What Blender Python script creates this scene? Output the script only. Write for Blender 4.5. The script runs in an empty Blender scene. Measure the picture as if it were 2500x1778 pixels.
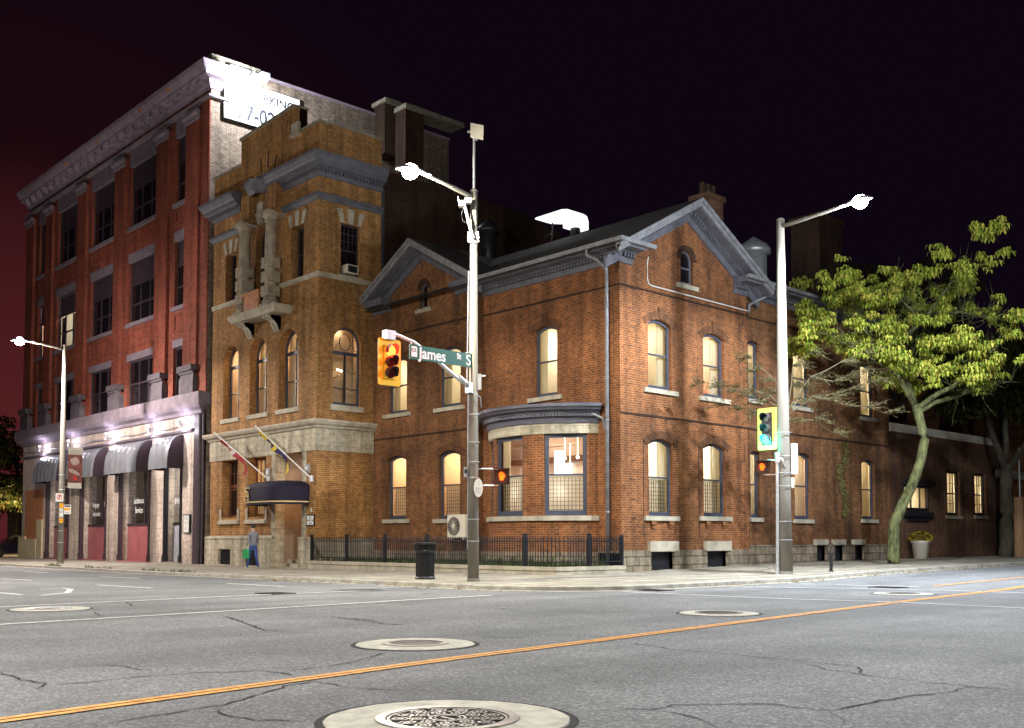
import bpy, bmesh, math, random
from mathutils import Vector, Matrix, geometry
from math import sin, cos, pi, radians, sqrt, exp
rnd = random.Random(11)
S = bpy.context.scene
COL = S.collection

# ------------------------------------------------------------------ camera, sky, exposure
cam_d = bpy.data.cameras.new('camera'); cam = bpy.data.objects.new('camera', cam_d); COL.objects.link(cam)
cam.location = (22.2, -25.4, 1.15)
cam.rotation_euler = (radians(90 + 2.915), 0, radians(47.11))
cam_d.sensor_width = 36; cam_d.lens = 36.66; cam_d.shift_y = 0.1197
cam_d.clip_start = 0.1; cam_d.clip_end = 600
S.camera = cam
S.view_settings.view_transform = 'Standard'; S.view_settings.look = 'None'
S.view_settings.exposure = 0.0; S.view_settings.gamma = 1
S.render.engine = 'CYCLES'
S.cycles.use_denoising = True
S.cycles.max_bounces = 6; S.cycles.diffuse_bounces = 3; S.cycles.glossy_bounces = 3
S.cycles.transparent_max_bounces = 12; S.cycles.transmission_bounces = 4
S.cycles.sample_clamp_indirect = 6; S.cycles.caustics_reflective = False; S.cycles.caustics_refractive = False
W = bpy.data.worlds.new('World'); S.world = W; W.use_nodes = True
wn = W.node_tree; wn.nodes.clear()
wo = wn.nodes.new('ShaderNodeOutputWorld'); wb = wn.nodes.new('ShaderNodeBackground')
tc = wn.nodes.new('ShaderNodeTexCoord'); dp = wn.nodes.new('ShaderNodeVectorMath'); dp.operation = 'DOT_PRODUCT'
wn.links.new(tc.outputs['Generated'], dp.inputs[0]); dp.inputs[1].default_value = (-0.955, 0.29, 0.02)
cr = wn.nodes.new('ShaderNodeValToRGB'); wn.links.new(dp.outputs['Value'], cr.inputs['Fac'])
cr.color_ramp.elements[0].position = 0.86; cr.color_ramp.elements[0].color = (0.0040, 0.0015, 0.0048, 1)
cr.color_ramp.elements[1].position = 1.0; cr.color_ramp.elements[1].color = (0.085, 0.014, 0.016, 1)   # lens flare red put into the sky colour on the left
e = cr.color_ramp.elements.new(0.95); e.color = (0.011, 0.0026, 0.0042, 1)
wn.links.new(cr.outputs['Color'], wb.inputs['Color']); wb.inputs['Strength'].default_value = 1.0
wn.links.new(wb.outputs[0], wo.inputs[0])

LAMP_W = 7200.0
COOL = (0.86, 0.93, 1.0); WARM = (1.0, 0.90, 0.74); GREENISH = (1.0, 0.95, 0.80)

# ------------------------------------------------------------------ materials
MAT = {}
def nodes(name):
    m = bpy.data.materials.new(name); m.use_nodes = True
    nt = m.node_tree; nt.nodes.clear()
    out = nt.nodes.new('ShaderNodeOutputMaterial')
    return m, nt, out
def rgba(c): return (c[0], c[1], c[2], 1)
def M(name, col, rough=0.6, metal=0.0, var=0.25, scale=2.0, bump=0.0, bscale=30.0, spec=0.4, var2=0.0, col2=None, stretch=None):
    """painted / plain surface with blotchy wear"""
    m, nt, out = nodes(name); N = nt.nodes.new; L = nt.links.new
    p = N('ShaderNodeBsdfPrincipled'); L(p.outputs[0], out.inputs[0])
    p.inputs['Roughness'].default_value = rough; p.inputs['Metallic'].default_value = metal
    p.inputs['Specular IOR Level'].default_value = spec
    t = N('ShaderNodeTexCoord'); mp = N('ShaderNodeMapping'); L(t.outputs['Object'], mp.inputs[0])
    if stretch: mp.inputs['Scale'].default_value = stretch
    n = N('ShaderNodeTexNoise'); n.inputs['Scale'].default_value = scale; n.inputs['Detail'].default_value = 6; n.inputs['Roughness'].default_value = 0.65
    L(mp.outputs[0], n.inputs['Vector'])
    r = N('ShaderNodeValToRGB'); L(n.outputs['Fac'], r.inputs[0])
    c2 = col2 if col2 else tuple(c * (1 - var) for c in col)
    r.color_ramp.elements[0].position = 0.35; r.color_ramp.elements[0].color = rgba(c2)
    r.color_ramp.elements[1].position = 0.62; r.color_ramp.elements[1].color = rgba(col)
    L(r.outputs[0], p.inputs['Base Color'])
    if bump:
        n2 = N('ShaderNodeTexNoise'); n2.inputs['Scale'].default_value = bscale; n2.inputs['Detail'].default_value = 4
        L(t.outputs['Object'], n2.inputs['Vector'])
        b = N('ShaderNodeBump'); b.inputs['Strength'].default_value = bump; b.inputs['Distance'].default_value = 0.02
        L(n2.outputs['Fac'], b.inputs['Height']); L(b.outputs[0], p.inputs['Normal'])
    MAT[name] = m; return m
def BR(name, c1, c2, mortar, bw=0.23, bh=0.078, ms=0.010, stain=(0.45, 0.9), rough=0.85, tint=None, bump=0.5, sscale=0.35):
    """brick or block work laid in the wall's own metres"""
    m, nt, out = nodes(name); N = nt.nodes.new; L = nt.links.new
    p = N('ShaderNodeBsdfPrincipled'); L(p.outputs[0], out.inputs[0])
    p.inputs['Roughness'].default_value = rough; p.inputs['Specular IOR Level'].default_value = 0.35
    uv = N('ShaderNodeUVMap'); uv.uv_map = 'UVMap'
    b = N('ShaderNodeTexBrick'); L(uv.outputs[0], b.inputs['Vector'])
    b.inputs['Color1'].default_value = rgba(c1); b.inputs['Color2'].default_value = rgba(c2); b.inputs['Mortar'].default_value = rgba(mortar)
    b.inputs['Scale'].default_value = 1.0; b.inputs['Mortar Size'].default_value = ms; b.inputs['Mortar Smooth'].default_value = 0.15
    b.inputs['Bias'].default_value = -0.1; b.inputs['Brick Width'].default_value = bw; b.inputs['Row Height'].default_value = bh
    n = N('ShaderNodeTexNoise'); n.inputs['Scale'].default_value = sscale; n.inputs['Detail'].default_value = 9; n.inputs['Roughness'].default_value = 0.72
    L(uv.outputs[0], n.inputs['Vector'])
    mr = N('ShaderNodeMapRange'); mr.inputs['From Min'].default_value = 0.32; mr.inputs['From Max'].default_value = 0.66
    mr.inputs['To Min'].default_value = stain[0]; mr.inputs['To Max'].default_value = stain[1] + 0.25
    L(n.outputs['Fac'], mr.inputs['Value'])
    n2 = N('ShaderNodeTexNoise'); n2.inputs['Scale'].default_value = 5.5; n2.inputs['Detail'].default_value = 5
    L(uv.outputs[0], n2.inputs['Vector'])
    mr2 = N('ShaderNodeMapRange'); mr2.inputs['From Min'].default_value = 0.3; mr2.inputs['From Max'].default_value = 0.7
    mr2.inputs['To Min'].default_value = 0.72; mr2.inputs['To Max'].default_value = 1.25
    L(n2.outputs['Fac'], mr2.inputs['Value'])
    mp4 = N('ShaderNodeMapping'); mp4.inputs['Scale'].default_value = (2.2, 0.16, 1); L(uv.outputs[0], mp4.inputs[0])
    n4 = N('ShaderNodeTexNoise'); n4.inputs['Scale'].default_value = 1.0; n4.inputs['Detail'].default_value = 7; n4.inputs['Roughness'].default_value = 0.6; L(mp4.outputs[0], n4.inputs['Vector'])
    mr4 = N('ShaderNodeMapRange'); mr4.inputs['From Min'].default_value = 0.36; mr4.inputs['From Max'].default_value = 0.6; mr4.inputs['To Min'].default_value = 0.62; mr4.inputs['To Max'].default_value = 1.12; L(n4.outputs['Fac'], mr4.inputs['Value'])
    m4 = N('ShaderNodeMath'); m4.operation = 'MULTIPLY'; L(mr.outputs[0], m4.inputs[0]); L(mr4.outputs[0], m4.inputs[1])
    mul = N('ShaderNodeMath'); mul.operation = 'MULTIPLY'; L(m4.outputs[0], mul.inputs[0]); L(mr2.outputs[0], mul.inputs[1])
    sc = N('ShaderNodeVectorMath'); sc.operation = 'SCALE'; L(b.outputs['Color'], sc.inputs[0]); L(mul.outputs[0], sc.inputs['Scale'])
    L(sc.outputs[0], p.inputs['Base Color'])
    if bump:
        bp = N('ShaderNodeBump'); bp.inputs['Strength'].default_value = bump; bp.inputs['Distance'].default_value = 0.012
        inv = N('ShaderNodeMath'); inv.operation = 'SUBTRACT'; inv.inputs[0].default_value = 1.0; L(b.outputs['Fac'], inv.inputs[1])
        ad = N('ShaderNodeMath'); ad.operation = 'MULTIPLY_ADD'; L(n2.outputs['Fac'], ad.inputs[0]); ad.inputs[1].default_value = 0.5; L(inv.outputs[0], ad.inputs[2])
        L(ad.outputs[0], bp.inputs['Height']); L(bp.outputs[0], p.inputs['Normal'])
    MAT[name] = m; return m
def EM(name, col, s):
    m, nt, out = nodes(name)
    x = nt.nodes.new('ShaderNodeEmission'); x.inputs[0].default_value = rgba(col); x.inputs[1].default_value = s
    nt.links.new(x.outputs[0], out.inputs[0]); MAT[name] = m; return m
def GL(name, tint=(0.9, 0.93, 0.95), ior=1.5, dark=False):
    m, nt, out = nodes(name); N = nt.nodes.new; L = nt.links.new
    f = N('ShaderNodeFresnel'); f.inputs[0].default_value = ior
    g = N('ShaderNodeBsdfGlossy'); g.inputs['Roughness'].default_value = 0.03; g.inputs[0].default_value = (0.9, 0.9, 0.95, 1)
    if dark: t = N('ShaderNodeBsdfDiffuse'); t.inputs[0].default_value = rgba(tint)
    else: t = N('ShaderNodeBsdfTransparent'); t.inputs[0].default_value = rgba(tint)
    nz = N('ShaderNodeTexNoise'); nz.inputs['Scale'].default_value = 0.9; nz.inputs['Detail'].default_value = 1
    tcx = N('ShaderNodeTexCoord'); L(tcx.outputs['Object'], nz.inputs['Vector'])
    bp = N('ShaderNodeBump'); bp.inputs['Strength'].default_value = 0.12; bp.inputs['Distance'].default_value = 0.1; L(nz.outputs['Fac'], bp.inputs['Height'])
    L(bp.outputs[0], g.inputs['Normal'])
    x = N('ShaderNodeMixShader'); L(f.outputs[0], x.inputs[0]); L(t.outputs[0], x.inputs[1]); L(g.outputs[0], x.inputs[2])
    L(x.outputs[0], out.inputs[0]); MAT[name] = m; return m
def CLOTH(name, col, trans=0.5):
    m, nt, out = nodes(name); N = nt.nodes.new; L = nt.links.new
    d = N('ShaderNodeBsdfDiffuse'); d.inputs[0].default_value = rgba(col)
    t = N('ShaderNodeBsdfTranslucent'); t.inputs[0].default_value = rgba(col)
    x = N('ShaderNodeMixShader'); x.inputs[0].default_value = trans
    L(d.outputs[0], x.inputs[1]); L(t.outputs[0], x.inputs[2]); L(x.outputs[0], out.inputs[0]); MAT[name] = m; return m
def LEAF(name, ca, cb, cc, trans=0.35):
    m, nt, out = nodes(name); N = nt.nodes.new; L = nt.links.new
    g = N('ShaderNodeNewGeometry'); r = N('ShaderNodeValToRGB'); L(g.outputs['Random Per Island'], r.inputs[0])
    r.color_ramp.elements[0].color = rgba(ca); r.color_ramp.elements[1].color = rgba(cc)
    e = r.color_ramp.elements.new(0.55); e.color = rgba(cb)
    d = N('ShaderNodeBsdfDiffuse'); t = N('ShaderNodeBsdfTranslucent'); L(r.outputs[0], d.inputs[0]); L(r.outputs[0], t.inputs[0])
    x = N('ShaderNodeMixShader'); x.inputs[0].default_value = trans
    gl = N('ShaderNodeBsdfGlossy'); gl.inputs['Roughness'].default_value = 0.5; gl.inputs[0].default_value = (0.5, 0.5, 0.4, 1)
    y = N('ShaderNodeMixShader'); y.inputs[0].default_value = 0.04
    L(d.outputs[0], x.inputs[1]); L(t.outputs[0], x.inputs[2]); L(x.outputs[0], y.inputs[1]); L(gl.outputs[0], y.inputs[2])
    L(y.outputs[0], out.inputs[0]); MAT[name] = m; return m
def ASPHALT(name):
    m, nt, out = nodes(name); N = nt.nodes.new; L = nt.links.new
    p = N('ShaderNodeBsdfPrincipled'); L(p.outputs[0], out.inputs[0]); p.inputs['Roughness'].default_value = 0.8; p.inputs['Specular IOR Level'].default_value = 0.3
    t = N('ShaderNodeTexCoord')
    v = N('ShaderNodeTexVoronoi'); v.inputs['Scale'].default_value = 55; L(t.outputs['Object'], v.inputs['Vector'])
    n = N('ShaderNodeTexNoise'); n.inputs['Scale'].default_value = 0.35; n.inputs['Detail'].default_value = 9; n.inputs['Roughness'].default_value = 0.7; L(t.outputs['Object'], n.inputs['Vector'])
    n3 = N('ShaderNodeTexNoise'); n3.inputs['Scale'].default_value = 22; n3.inputs['Detail'].default_value = 6; n3.inputs['Roughness'].default_value = 0.8; L(t.outputs['Object'], n3.inputs['Vector'])
    r = N('ShaderNodeValToRGB'); L(v.outputs['Color'], r.inputs[0])
    r.color_ramp.elements[0].position = 0.1; r.color_ramp.elements[0].color = (0.095, 0.098, 0.107, 1)
    r.color_ramp.elements[1].position = 0.95; r.color_ramp.elements[1].color = (0.33, 0.33, 0.335, 1)
    e = r.color_ramp.elements.new(0.6); e.color = (0.175, 0.18, 0.19, 1)
    mr = N('ShaderNodeMapRange'); L(n.outputs['Fac'], mr.inputs['Value']); mr.inputs['From Min'].default_value = 0.3; mr.inputs['From Max'].default_value = 0.7; mr.inputs['To Min'].default_value = 0.62; mr.inputs['To Max'].default_value = 1.2
    mr2 = N('ShaderNodeMapRange'); L(n3.outputs['Fac'], mr2.inputs['Value']); mr2.inputs['From Min'].default_value = 0.3; mr2.inputs['From Max'].default_value = 0.7; mr2.inputs['To Min'].default_value = 0.80; mr2.inputs['To Max'].default_value = 1.22
    mu = N('ShaderNodeMath'); mu.operation = 'MULTIPLY'; L(mr.outputs[0], mu.inputs[0]); L(mr2.outputs[0], mu.inputs[1])
    mpl = N('ShaderNodeMapping'); mpl.inputs['Scale'].default_value = (0.75, 0.05, 1); mpl.inputs['Rotation'].default_value = (0, 0, 0.05); L(t.outputs['Object'], mpl.inputs[0])
    nl = N('ShaderNodeTexNoise'); nl.inputs['Scale'].default_value = 1.0; nl.inputs['Detail'].default_value = 4; L(mpl.outputs[0], nl.inputs['Vector'])
    ml = N('ShaderNodeMapRange'); L(nl.outputs['Fac'], ml.inputs['Value']); ml.inputs['From Min'].default_value = 0.35; ml.inputs['From Max'].default_value = 0.65; ml.inputs['To Min'].default_value = 0.80; ml.inputs['To Max'].default_value = 1.14
    no = N('ShaderNodeTexNoise'); no.inputs['Scale'].default_value = 0.9; no.inputs['Detail'].default_value = 3; L(t.outputs['Object'], no.inputs['Vector'])
    mo = N('ShaderNodeMapRange'); L(no.outputs['Fac'], mo.inputs['Value']); mo.inputs['From Min'].default_value = 0.66; mo.inputs['From Max'].default_value = 0.76; mo.inputs['To Min'].default_value = 1.0; mo.inputs['To Max'].default_value = 0.66
    mu2 = N('ShaderNodeMath'); mu2.operation = 'MULTIPLY'; L(ml.outputs[0], mu2.inputs[0]); L(mo.outputs[0], mu2.inputs[1])
    mu3 = N('ShaderNodeMath'); mu3.operation = 'MULTIPLY'; L(mu.outputs[0], mu3.inputs[0]); L(mu2.outputs[0], mu3.inputs[1])
    sc = N('ShaderNodeVectorMath'); sc.operation = 'SCALE'; L(r.outputs[0], sc.inputs[0]); L(mu3.outputs[0], sc.inputs['Scale'])
    L(sc.outputs[0], p.inputs['Base Color'])
    b = N('ShaderNodeBump'); b.inputs['Strength'].default_value = 0.6; b.inputs['Distance'].default_value = 0.012; L(v.outputs['Distance'], b.inputs['Height']); L(b.outputs[0], p.inputs['Normal'])
    MAT[name] = m

BR('brick_red', (0.33, 0.062, 0.032), (0.21, 0.037, 0.020), (0.17, 0.10, 0.075), stain=(0.65, 1.0))
BR('brick_main', (0.26, 0.082, 0.025), (0.145, 0.042, 0.015), (0.29, 0.155, 0.07), ms=0.012, stain=(0.45, 1.0))
BR('brick_old', (0.25, 0.098, 0.034), (0.14, 0.052, 0.020), (0.22, 0.13, 0.065), stain=(0.32, 0.95))
BR('brick_yellow', (0.46, 0.238, 0.082), (0.33, 0.160, 0.052), (0.13, 0.07, 0.03), stain=(0.62, 1.0))
BR('brick_dark', (0.075, 0.034, 0.018), (0.045, 0.021, 0.012), (0.05, 0.03, 0.018), stain=(0.4, 0.9))  # darkest of the brick tones
BR('brick_low', (0.17, 0.072, 0.036), (0.10, 0.042, 0.022), (0.15, 0.095, 0.06), stain=(0.45, 1.0))
BR('brick_head', (0.17, 0.062, 0.024), (0.11, 0.038, 0.016), (0.14, 0.085, 0.045), stain=(0.5, 1.0))
BR('brick_pale', (0.34, 0.25, 0.18), (0.20, 0.14, 0.10), (0.09, 0.075, 0.07), stain=(0.6, 1.0))
BR('limestone', (0.46, 0.41, 0.31), (0.41, 0.36, 0.27), (0.22, 0.19, 0.14), bw=1.15, bh=0.47, ms=0.008, stain=(0.6, 1.0), bump=0.15)
BR('rubble', (0.34, 0.27, 0.19), (0.22, 0.18, 0.13), (0.12, 0.10, 0.08), bw=0.62, bh=0.29, ms=0.02, stain=(0.5, 1.0), bump=1.0)
BR('shop_tile', (0.50, 0.41, 0.35), (0.43, 0.35, 0.30), (0.22, 0.17, 0.15), bw=0.62, bh=0.62, ms=0.007, stain=(0.75, 1.0), bump=0.1)
BR('paving', (0.33, 0.30, 0.25), (0.28, 0.255, 0.21), (0.16, 0.15, 0.13), bw=1.5, bh=1.5, ms=0.012, stain=(0.6, 1.0), bump=0.2, sscale=0.8)
ASPHALT('asphalt')
M('kerb', (0.40, 0.38, 0.33), var=0.45, scale=3, bump=0.4)
M('stone', (0.47, 0.42, 0.33), var=0.35, scale=2.5, bump=0.3, bscale=12, rough=0.85)
M('stone_column', (0.36, 0.30, 0.225), var=0.4, scale=3, bump=0.3, bscale=12, rough=0.85)
M('stone_dark', (0.30, 0.27, 0.20), var=0.5, scale=2.5, bump=0.3, bscale=12, rough=0.85)
M('porch_plaster', (0.34, 0.24, 0.17), var=0.35, scale=1.6, rough=0.6, stretch=(1, 1, 0.4))
M('pedestal_stone', (0.12, 0.10, 0.12), var=0.4, scale=2.5, rough=0.8)
M('lintel_stone', (0.24, 0.195, 0.235), var=0.35, scale=2, rough=0.8, bump=0.2)
M('cornice_pale', (0.36, 0.28, 0.35), var=0.4, scale=2.5, rough=0.65)
M('trim', (0.125, 0.125, 0.150), var=0.35, scale=3, rough=0.55, bump=0.15)
M('trim_pale', (0.23, 0.23, 0.245), var=0.45, scale=4, rough=0.6, bump=0.15)
M('trim_dark', (0.085, 0.085, 0.115), var=0.3, scale=3, rough=0.45)
M('frame_blue', (0.052, 0.06, 0.092), var=0.2, scale=4, rough=0.45)
M('frame_plum', (0.06, 0.04, 0.05), var=0.3, scale=2, rough=0.5)
M('frame_black', (0.016, 0.016, 0.022), var=0.2, scale=4, rough=0.4)
M('roof', (0.045, 0.04, 0.04), var=0.5, scale=3, bump=0.5, rough=0.9, stretch=(1, 1, 6))
M('concrete_pole', (0.20, 0.185, 0.155), var=0.25, scale=3, bump=0.2, bscale=60, rough=0.8, stretch=(1, 1, 0.3))
M('galv', (0.55, 0.56, 0.58), rough=0.4, metal=0.6, var=0.2, scale=6)
M('white_paint', (0.78, 0.77, 0.74), var=0.08, rough=0.5)
M('cream', (0.66, 0.60, 0.50), var=0.1, rough=0.5)
M('road_white', (0.72, 0.72, 0.70), var=0.45, scale=7, rough=0.7)
M('trail_and_road_yellow', (0.85, 0.38, 0.07), var=0.5, scale=9, rough=0.7)
M('crack', (0.006, 0.006, 0.006), rough=0.9)
M('manhole_concrete', (0.56, 0.54, 0.46), var=0.38, scale=4.5, bump=0.2, bscale=60, rough=0.85)
M('iron_lid', (0.30, 0.29, 0.29), rough=0.35, metal=0.7, var=0.3, scale=8)
M('iron_dark', (0.02, 0.02, 0.022), rough=0.45, var=0.3, scale=8)
M('signal_yellow', (0.85, 0.46, 0.02), var=0.06, rough=0.35)
M('signal_lime', (0.70, 0.72, 0.12), var=0.06, rough=0.35)
M('street_green', (0.004, 0.095, 0.065), var=0.08, rough=0.35)
M('navy_cloth', (0.009, 0.006, 0.024), var=0.3, rough=0.8, scale=4)
M('gold', (0.62, 0.45, 0.18), var=0.1, rough=0.5)
M('door_wood', (0.17, 0.065, 0.03), var=0.4, rough=0.35, scale=3, stretch=(6, 6, 0.6))
M('dado_trail_red', (0.40, 0.13, 0.14), var=0.25, rough=0.35, scale=1.5)  # red light of passing tail lamps put into the dado colour
M('dado_grey', (0.42, 0.42, 0.48), var=0.25, rough=0.35, scale=1.5)
M('awning_metal', (0.32, 0.33, 0.37), rough=0.30, metal=0.45, var=0.15)
M('awning_side', (0.022, 0.011, 0.018), rough=0.6, var=0.2)
M('copper', (0.52, 0.22, 0.10), rough=0.55, var=0.35, scale=4)
M('wood_post', (0.30, 0.17, 0.09), var=0.4, rough=0.85, scale=5, stretch=(6, 6, 0.5), bump=0.4)
M('plywood', (0.62, 0.52, 0.33), var=0.2, rough=0.8, scale=3)
M('bark', (0.17, 0.18, 0.07), var=0.55, scale=9, bump=1.0, bscale=26, rough=0.95, col2=(0.035, 0.04, 0.018), stretch=(1, 1, 0.35))
M('bark_dark', (0.07, 0.06, 0.04), var=0.5, scale=7, bump=1.0, bscale=22, rough=0.95, stretch=(1, 1, 0.35))
M('twig', (0.14, 0.125, 0.075), var=0.3, scale=5, rough=0.9)
M('car_paint', (0.012, 0.012, 0.02), rough=0.12, var=0.1, spec=0.6)
M('tyre', (0.015, 0.015, 0.015), rough=0.9)
M('chrome', (0.7, 0.7, 0.72), rough=0.15, metal=1, var=0.05)
M('skin', (0.50, 0.32, 0.24), var=0.1, rough=0.6)
M('jeans', (0.05, 0.09, 0.30), var=0.3, rough=0.9, scale=12)
M('jacket', (0.20, 0.20, 0.23), var=0.2, rough=0.9, scale=8)
M('bag_green', (0.02, 0.32, 0.10), var=0.2, rough=0.6)
M('hair', (0.03, 0.02, 0.015), rough=0.7)
M('flag_red', (0.30, 0.015, 0.02), var=0.1, rough=0.8)
M('flag_white', (0.5, 0.44, 0.42), var=0.1, rough=0.8)
M('flag_yellow', (0.55, 0.40, 0.03), var=0.1, rough=0.8)
M('flag_blue', (0.02, 0.017, 0.08), var=0.1, rough=0.8)
M('poster', (0.30, 0.08, 0.05), rough=0.6, scale=4.5, col2=(0.06, 0.035, 0.03))
M('poster_pale', (0.62, 0.50, 0.44), rough=0.6, scale=9, col2=(0.35, 0.20, 0.17))
M('red_paint', (0.60, 0.03, 0.03), rough=0.5, var=0.1)
M('orange_paint', (0.85, 0.38, 0.03), rough=0.5, var=0.1)
M('black', (0.012, 0.012, 0.014), rough=0.5, var=0.1)
M('soil', (0.06, 0.05, 0.03), rough=1, var=0.4, scale=6, bump=0.8)
M('earth', (0.05, 0.05, 0.045), rough=1, var=0.4, scale=0.3)
M('room_warm', (0.76, 0.67, 0.50), rough=0.9, var=0.08, scale=0.8)
M('room_amber', (0.74, 0.52, 0.34), rough=0.9, var=0.2, scale=0.8)
M('room_peach', (0.70, 0.47, 0.34), rough=0.9, var=0.08, scale=0.8)
M('room_dark', (0.22, 0.16, 0.12), rough=0.9, var=0.2)
M('cafe_panel', (0.80, 0.74, 0.62), rough=0.8, var=0.1)
CLOTH('curtain', (0.74, 0.65, 0.46), 0.50); CLOTH('cafe_cloth', (0.88, 0.84, 0.75), 0.75)
GL('glass'); GL('glass_dark', (0.010, 0.008, 0.010), 1.5, True); GL('glass_shop', (0.55, 0.55, 0.58), 1.6)
EM('room_lamp', (1.0, 0.90, 0.72), 85); EM('room_lamp_white', (1.0, 0.95, 0.88), 85); EM('room_lamp_soft', (1.0, 0.84, 0.60), 55); EM('curtain_fill_glow', (1.0, 0.93, 0.80), 60); EM('bay_lamp', (1.0, 0.9, 0.74), 11); EM('room_lamp_amber', (1.0, 0.80, 0.52), 75)
EM('lens_cool', (0.93, 0.97, 1.0), 90); EM('lens_warm', (1.0, 0.95, 0.78), 90); EM('lens_flood', (0.9, 0.96, 1.0), 120)
EM('signal_red', (1.0, 0.065, 0.012), 14); EM('signal_green', (0.07, 1.0, 0.90), 7); EM('hand_orange', (1.0, 0.09, 0.006), 5)
EM('uplight', (0.92, 0.93, 1.0), 30); EM('hood_painted_glare', (0.97, 1.0, 0.97), 1.6); EM('shop_lamp', (0.80, 1.0, 0.97), 3.0); EM('far_lamp', (1.0, 0.85, 0.65), 12)
EM('chandelier', (1.0, 0.8, 0.5), 14); EM('red_led', (1.0, 0.1, 0.05), 6)
M('lens_off', (0.10, 0.012, 0.012), rough=0.2, var=0.1); M('lens_off_teal', (0.01, 0.06, 0.06), rough=0.2, var=0.1)
LEAF('leaf', (0.13, 0.22, 0.022), (0.42, 0.48, 0.07), (0.56, 0.47, 0.10))
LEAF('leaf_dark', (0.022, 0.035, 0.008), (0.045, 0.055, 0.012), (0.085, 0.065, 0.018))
LEAF('leaf_fine', (0.14, 0.13, 0.055), (0.19, 0.17, 0.075), (0.23, 0.20, 0.10))
LEAF('grass_leaf', (0.05, 0.09, 0.02), (0.07, 0.10, 0.025), (0.10, 0.11, 0.03))
LEAF('ivy', (0.10, 0.11, 0.03), (0.20, 0.18, 0.07), (0.28, 0.24, 0.10))
LEAF('mum', (0.55, 0.42, 0.02), (0.70, 0.52, 0.02), (0.62, 0.50, 0.06), 0.2)
LEAF('fallen', (0.35, 0.25, 0.05), (0.30, 0.17, 0.05), (0.45, 0.36, 0.10), 0.1)

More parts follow.
